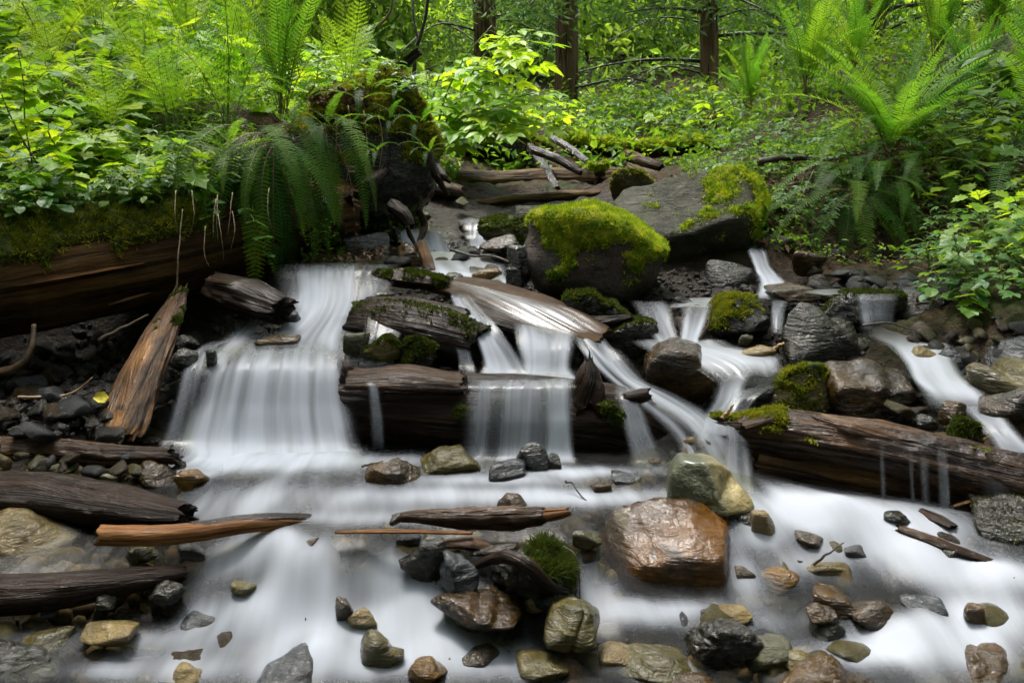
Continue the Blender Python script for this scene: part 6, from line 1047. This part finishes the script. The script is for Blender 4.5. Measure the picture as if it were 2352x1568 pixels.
def cover(n, x0, x1, y0, y1, size, mat, seed, h=.07, dry=True):
    rg = np.random.default_rng(seed); x = rg.uniform(x0, x1, n); y = rg.uniform(y0, y1, n); k = wet(x, y) < .25
    dens = fbm(np.stack([x * 3, y * 3, 0 * x], -1), 3, seed); k &= dens > -.18; x, y = x[k], y[k]
    z = surf(x, y) + rg.random(len(x)) ** 1.5 * h * (1 + 1.2 * fbm(np.stack([x * 4, y * 4, 0 * x], -1), 2, seed + 1)) + .005
    return leaf_cloud('ground_cover', np.stack([x, y, z], -1), size, mat, seed)
gc = ob('ground_cover', cover(26000, -2.6, -.25, 2.75, 5.5, .028, 'leaf_pos', 1, .1), kind='stuff'); gc['label'] = 'dense low leaves covering the left bank'
gc = ob('ground_cover', cover(14000, .75, 2.8, 2.8, 5.5, .024, 'leaf_pos', 2, .06), kind='stuff'); gc['label'] = 'low leaves covering the right bank'
gc = ob('ground_cover', cover(30000, -3.5, 5, 5.2, 9.5, .05, 'leaf_pos', 3, .2), kind='stuff'); gc['label'] = 'soft undergrowth of the far bank'
x = rg.uniform(-.75, 2.6, 9000); y = rg.uniform(2.6, 4.6, 9000); k = (wet(x, y) < .3); x, y = x[k], y[k]
gl = ob('leaf_litter', leaf_cloud('leaf_litter', np.stack([x, y, surf(x, y) + .012], -1), .03, 'litter', 5, up=.7, asp=.35), kind='stuff'); gl['label'] = 'brown fallen needles and leaves on the banks'
# dead brown fern litter at the foot of the upright fern
C = np.array([P(u, v, 3.45) for u, v in zip(rg.uniform(690, 830, 500), rg.normal(215, 12, 500))]); C[:, 1] += rg.uniform(.1, .4, 500); C[:, 2] -= .01
gl = ob('leaf_litter', leaf_cloud('leaf_litter', C[:260], .05, 'litter', 6, up=.5, asp=.2), kind='stuff'); gl['label'] = 'brown dead fern litter beside the upright fern'

# ------------------------------------------------------------------ forest behind
def far_ground(x, y): return float(surf(x, y)[0])
def spray_crown(name, seed, hmin, hmax, rad, nb, mat, dens=1.0, droop=.5, size=.09):
    "conifer boughs: flat drooping sprays spread along each limb"
    rg = np.random.default_rng(seed); C = []; limbs = []
    for i in range(nb):
        z = hmin + (hmax - hmin) * (i + rg.random()) / nb; az = rg.uniform(0, 6.28); Lb = rad * rg.uniform(.55, 1.1) * (1.1 - .5 * (z - hmin) / (hmax - hmin)); t = np.linspace(0, 1, 8)
        bx = t * Lb; bz = z + .12 * bx - droop * (bx ** 2) / rad * .55
        limbs.append(np.stack([bx * math.cos(az), bx * math.sin(az), bz], -1))
        m = int(230 * dens * Lb / 2); tt = rg.uniform(.12, 1, m) ** .8; off = rg.normal(size=(m, 3)) * np.array([.22, .22, .10]) * (1.2 - .6 * tt)[:, None]
        p = np.stack([np.interp(tt, t, bx) * math.cos(az), np.interp(tt, t, bx) * math.sin(az), np.interp(tt, t, bz)], -1) + off; p[:, 2] -= np.abs(off[:, 0]) * .6; C.append(p)
    C = np.concatenate(C); me = leaf_cloud(name, C, size, mat, seed, up=.35, asp=.22)
    AV, A4_, A3_, o = [], [], [], 0
    for c in limbs:
        V, F4, caps, uv = tube(c, [.022, .006], nl=8, nr=5, grain=0, knob=.05, ragged=0); AV.append(V); A4_.append(F4 + o); A3_.append(caps + o); o += len(V)
    lm = mk_mesh('limbs', np.concatenate(AV), [np.concatenate(A4_), np.concatenate(A3_)], [M['twig_dark']])
    return me, lm
CR = [spray_crown('crown', 300 + i, [.8, .3, .7][i], 4.6, [2.1, 1.8, 2.3][i], [16, 20, 15][i], 'crown_con', 1.6) for i in range(3)]
def trunk_mesh(r0, h, seed, lean=0.):
    z = np.linspace(-.3, h, 7); C = np.stack([lean * z + .04 * np.sin(z + seed), .03 * np.cos(z * .8 + seed), z], -1)
    V, F4, caps, uv = tube(C, [r0 * 1.35, r0 * 1.02, r0, r0 * .92, r0 * .8, r0 * .6], nl=70, nr=36, seed=seed, grain=.09, knob=.03, ragged=0)
    return mk_mesh('trunk', V, [F4, caps], [M['bark']], uv=uv)
def tree(label, u, vb, y, wpx, h=11, crown=None, rz=0, lean=0., seed=0, dead=0, name='conifer_tree', csc=1.0):
    p = P(u, vb, y); z = p[2]; r0 = wpx / 2 * (y / CT) / F
    t = thing(name, (p[0], y, z), label, 'tree'); ob('trunk', trunk_mesh(r0, h, seed, lean), t)
    if crown is not None:
        o = ob('crown', CR[crown][0], t); o.rotation_euler = (0, 0, rz); o.scale = (csc,) * 3; ob('limb', CR[crown][1], o)
    rg = np.random.default_rng(seed + 5)
    for i in range(dead):
        zz = rg.uniform(.2, 2.4); az = rg.uniform(0, 6.28); ln = rg.uniform(.5, 1.6); q = np.array([[math.cos(az) * r0 * .8, math.sin(az) * r0 * .8, zz], [math.cos(az) * ln * .5, math.sin(az) * ln * .5, zz + .05 * ln], [math.cos(az + .2) * ln, math.sin(az + .2) * ln, zz - .2 * ln * rg.uniform(.2, 1.6)]])
        V, F4, caps, uv = tube(q, [.013, .004], nl=12, nr=5, grain=0, knob=.1, ragged=0); ob('dead_branch', mk_mesh('dead_branch', V, [F4, caps], [M['twig_dark']]), t)
    return t
tree('thick red-brown cedar trunk behind the lime shrub', 1294, 262, 9.5, 40, crown=0, rz=1, lean=-.008, seed=1, dead=5)
tree('straight brown trunk with dead side branches right of centre', 1622, 235, 10.5, 32, crown=1, rz=2, lean=-.02, seed=2, dead=16)
tree('dark trunk half hidden behind the lime shrub', 1120, 250, 11, 40, crown=2, rz=3, seed=3, dead=6)
tree('mossy dark trunk at the top right behind the ferns', 2010, 130, 9.5, 44, crown=1, rz=4, seed=4, dead=6)
tree('slim trunk just left of the thick cedar, far off', 1232, 240, 16, 18, crown=0, rz=.3, seed=5, dead=4)
tree('slim far trunk left of the straight brown trunk', 1415, 235, 17, 16, crown=2, rz=2.3, seed=6, dead=4)
tree('slender far trunk close to the straight brown trunk', 1500, 235, 15, 12, crown=1, rz=5.3, seed=7, dead=6)
tree('far trunk in the gap between the right ferns and the brown trunk', 1760, 220, 16, 22, crown=0, rz=1.3, seed=8, dead=6)
tree('far dark trunk at the top left of centre', 900, 230, 13, 34, crown=2, rz=.8, seed=9, dead=4)
tree('far trunk behind the upright fern', 720, 200, 13, 30, crown=1, rz=2.8, seed=10, dead=4)
tree('far trunk behind the top left herbs', 300, 150, 12, 36, crown=0, rz=3.9, seed=11, dead=4)
tree('far trunk at the top left corner', 60, 120, 11, 36, crown=2, rz=4.4, seed=12, dead=4)
tree('far trunk at the top right corner', 2270, 60, 11, 44, crown=0, rz=5.1, seed=13, dead=4)
tree('slim trunk deep in the wood between the two main trunks', 1375, 228, 22, 12, crown=1, rz=.1, seed=14)
tree('slim trunk deep in the wood left of the hidden trunk', 1030, 235, 20, 20, crown=0, rz=3.1, seed=15)
tree('trunk deep in the wood right of the brown trunk', 1880, 190, 20, 22, crown=2, rz=2.1, seed=16)
def bush_crown(seed, rad, hgt, n, size, mat, clumps=26):
    rg = np.random.default_rng(seed); cc = rg.normal(size=(clumps, 3)); cc /= np.linalg.norm(cc, axis=1, keepdims=True); cc *= rg.uniform(.3, 1, (clumps, 1)); cc[:, 2] = np.abs(cc[:, 2])
    i = rg.integers(clumps, size=n); p = cc[i] + rg.normal(size=(n, 3)) * np.array([.17, .17, .09]); p *= np.array([rad, rad, hgt])
    return leaf_cloud('crown', p, size, mat, seed, up=.45, asp=.6)
BC = {('lime', i): bush_crown(700 + i, 1.5, 2.6, 4200, .105, 'crown_lime') for i in range(3)}; BC.update({('mid', i): bush_crown(710 + i, 1.4, 2.2, 4200, .095, 'crown_mid') for i in range(3)})
US = [(700,'lime',14),(860,'mid',12),(980,'mid',16),(1080,'lime',19),(1180,'mid',14),(1250,'lime',22),(1340,'mid',15),(1380,'lime',18),(1450,'mid',20),(1540,'lime',16),(1590,'lime',24),(1690,'lime',17),(1740,'mid',13),(1830,'lime',20),(1930,'mid',15),(2050,'lime',18),(2180,'mid',14),(2300,'lime',13),(560,'mid',12),(420,'lime',12),(250,'mid',13),(100,'lime',11),(-40,'mid',12),(1300,'lime',30),(1480,'lime',32),(1650,'lime',34),(900,'lime',30),(1120,'mid',32),(1820,'mid',32),(2000,'lime',34),(650,'mid',34),(350,'lime',32),(2200,'lime',32)]
rg = np.random.default_rng(55)
WHERE = [(0, 'past the left edge'), (150, 'at the top left corner'), (300, 'above the left herbs'), (480, 'above the left ferns'), (620, 'left of the upright fern'), (750, 'behind the upright fern'), (880, 'right of the upright fern'), (940, 'left of the bare saplings'), (1050, 'right of the bare saplings'), (1100, 'left behind the lime shrub'), (1150, 'right behind the lime shrub'), (1200, 'at the right tip of the lime shrub'), (1275, 'left of the thick cedar'), (1320, 'behind the thick cedar'), (1360, 'at the right side of the thick cedar'), (1420, 'right of the thick cedar'), (1465, 'midway between the two main trunks'), (1510, 'right of midway between the main trunks'), (1560, 'left of the straight brown trunk'), (1620, 'behind the straight brown trunk'), (1670, 'at the right side of the brown trunk'), (1720, 'right of the brown trunk'), (1790, 'left of the second right fern'), (1825, 'above the second right fern'), (1880, 'right above the second right fern'), (1960, 'left of the mossy right trunk'), (2030, 'behind the mossy right trunk'), (2100, 'right of the mossy right trunk'), (2190, 'above the tall right fern'), (2250, 'right of the tall right fern'), (9999, 'at the top right corner')]
for i, (u, kd, y) in enumerate(US):
    x = (u - U0) / F * y / CT; z = far_ground(x, y); h = rg.uniform(.8, 1.3)
    t = thing('understory_tree', (x, y, z - .1), ('pale green' if kd == 'lime' else 'mid green') + ' understory tree ' + ('standing near, ' if y < 15.5 else 'standing farther in, ' if y < 25 else 'standing far off, ') + next(tx for lim, tx in WHERE if u < lim), 'tree', 'understory trees in the wood', rg.uniform(0, 6.28))
    ob('trunk', stem_mesh(np.stack([np.zeros(8), .1 * np.sin(np.linspace(0, 3, 8)), np.linspace(0, 2.4, 8)], -1), .03, 'twig_dark'), t)
    o = ob('crown', BC[kd, i % 3], t); o.location = (0, 0, .15); o.scale = (h, h, h * rg.uniform(.9, 1.3))
C = np.stack([rg.uniform(-22, 22, 36000), rg.uniform(9.5, 42, 36000), np.zeros(36000)], -1); C[:, 2] = surf(C[:, 0], C[:, 1]) + rg.random(36000) ** 1.6 * .55
gu = ob('undergrowth', leaf_cloud('undergrowth', C, .14, 'crown_mid', 9, up=.5), kind='stuff'); gu['label'] = 'undergrowth of the wood floor'
C = np.stack([rg.uniform(-34, 34, 26000), rg.uniform(42, 60, 26000), np.zeros(26000)], -1); C[:, 2] = surf(C[:, 0], C[:, 1]) + rg.random(26000) ** 1.2 * 5
gu = ob('far_wood', leaf_cloud('far_wood', C, .42, 'crown_lime', 10, up=.4), kind='stuff'); gu['label'] = 'far off sunlit foliage closing the wood'
# unseen wood added beside and behind the camera so light comes from above
n = 34000; a = rg.uniform(R(150), R(390), n); r_ = rg.uniform(6.5, 9.5, n); C = np.stack([np.cos(a) * r_ * 1.05, 2.5 + np.sin(a) * r_, rg.random(n) ** .8 * 8.5 - .3], -1)
C = C[(np.abs(C[:, 0]) > 5.2) | (C[:, 1] < -2)]
gu = ob('added_wood_ring', leaf_cloud('added_wood_ring', C, .4, 'crown_con', 11, up=.3), kind='stuff'); gu['label'] = 'unseen dark foliage added round the stream to block low sky light'
n = 90000; C = np.stack([rg.uniform(-14, 14, n), rg.uniform(-9, 13, n), rg.uniform(6.5, 10, n)], -1)  # overhead foliage added out of view to cut sky light, gap over stream
dn = fbm(np.stack([C[:, 0] * .55, C[:, 1] * .55, C[:, 2] * .3], -1), 3, 91); corr = np.exp(-((C[:, 0] + .12 * C[:, 1]) / 1.5) ** 2)
C = C[dn > -.02 + .5 * corr][:20000]
gu = ob('added_canopy', leaf_cloud('added_canopy', C, .5, 'crown_con', 12, up=.4), kind='stuff'); gu['label'] = 'unseen foliage added overhead, open above the stream, to shape the light'
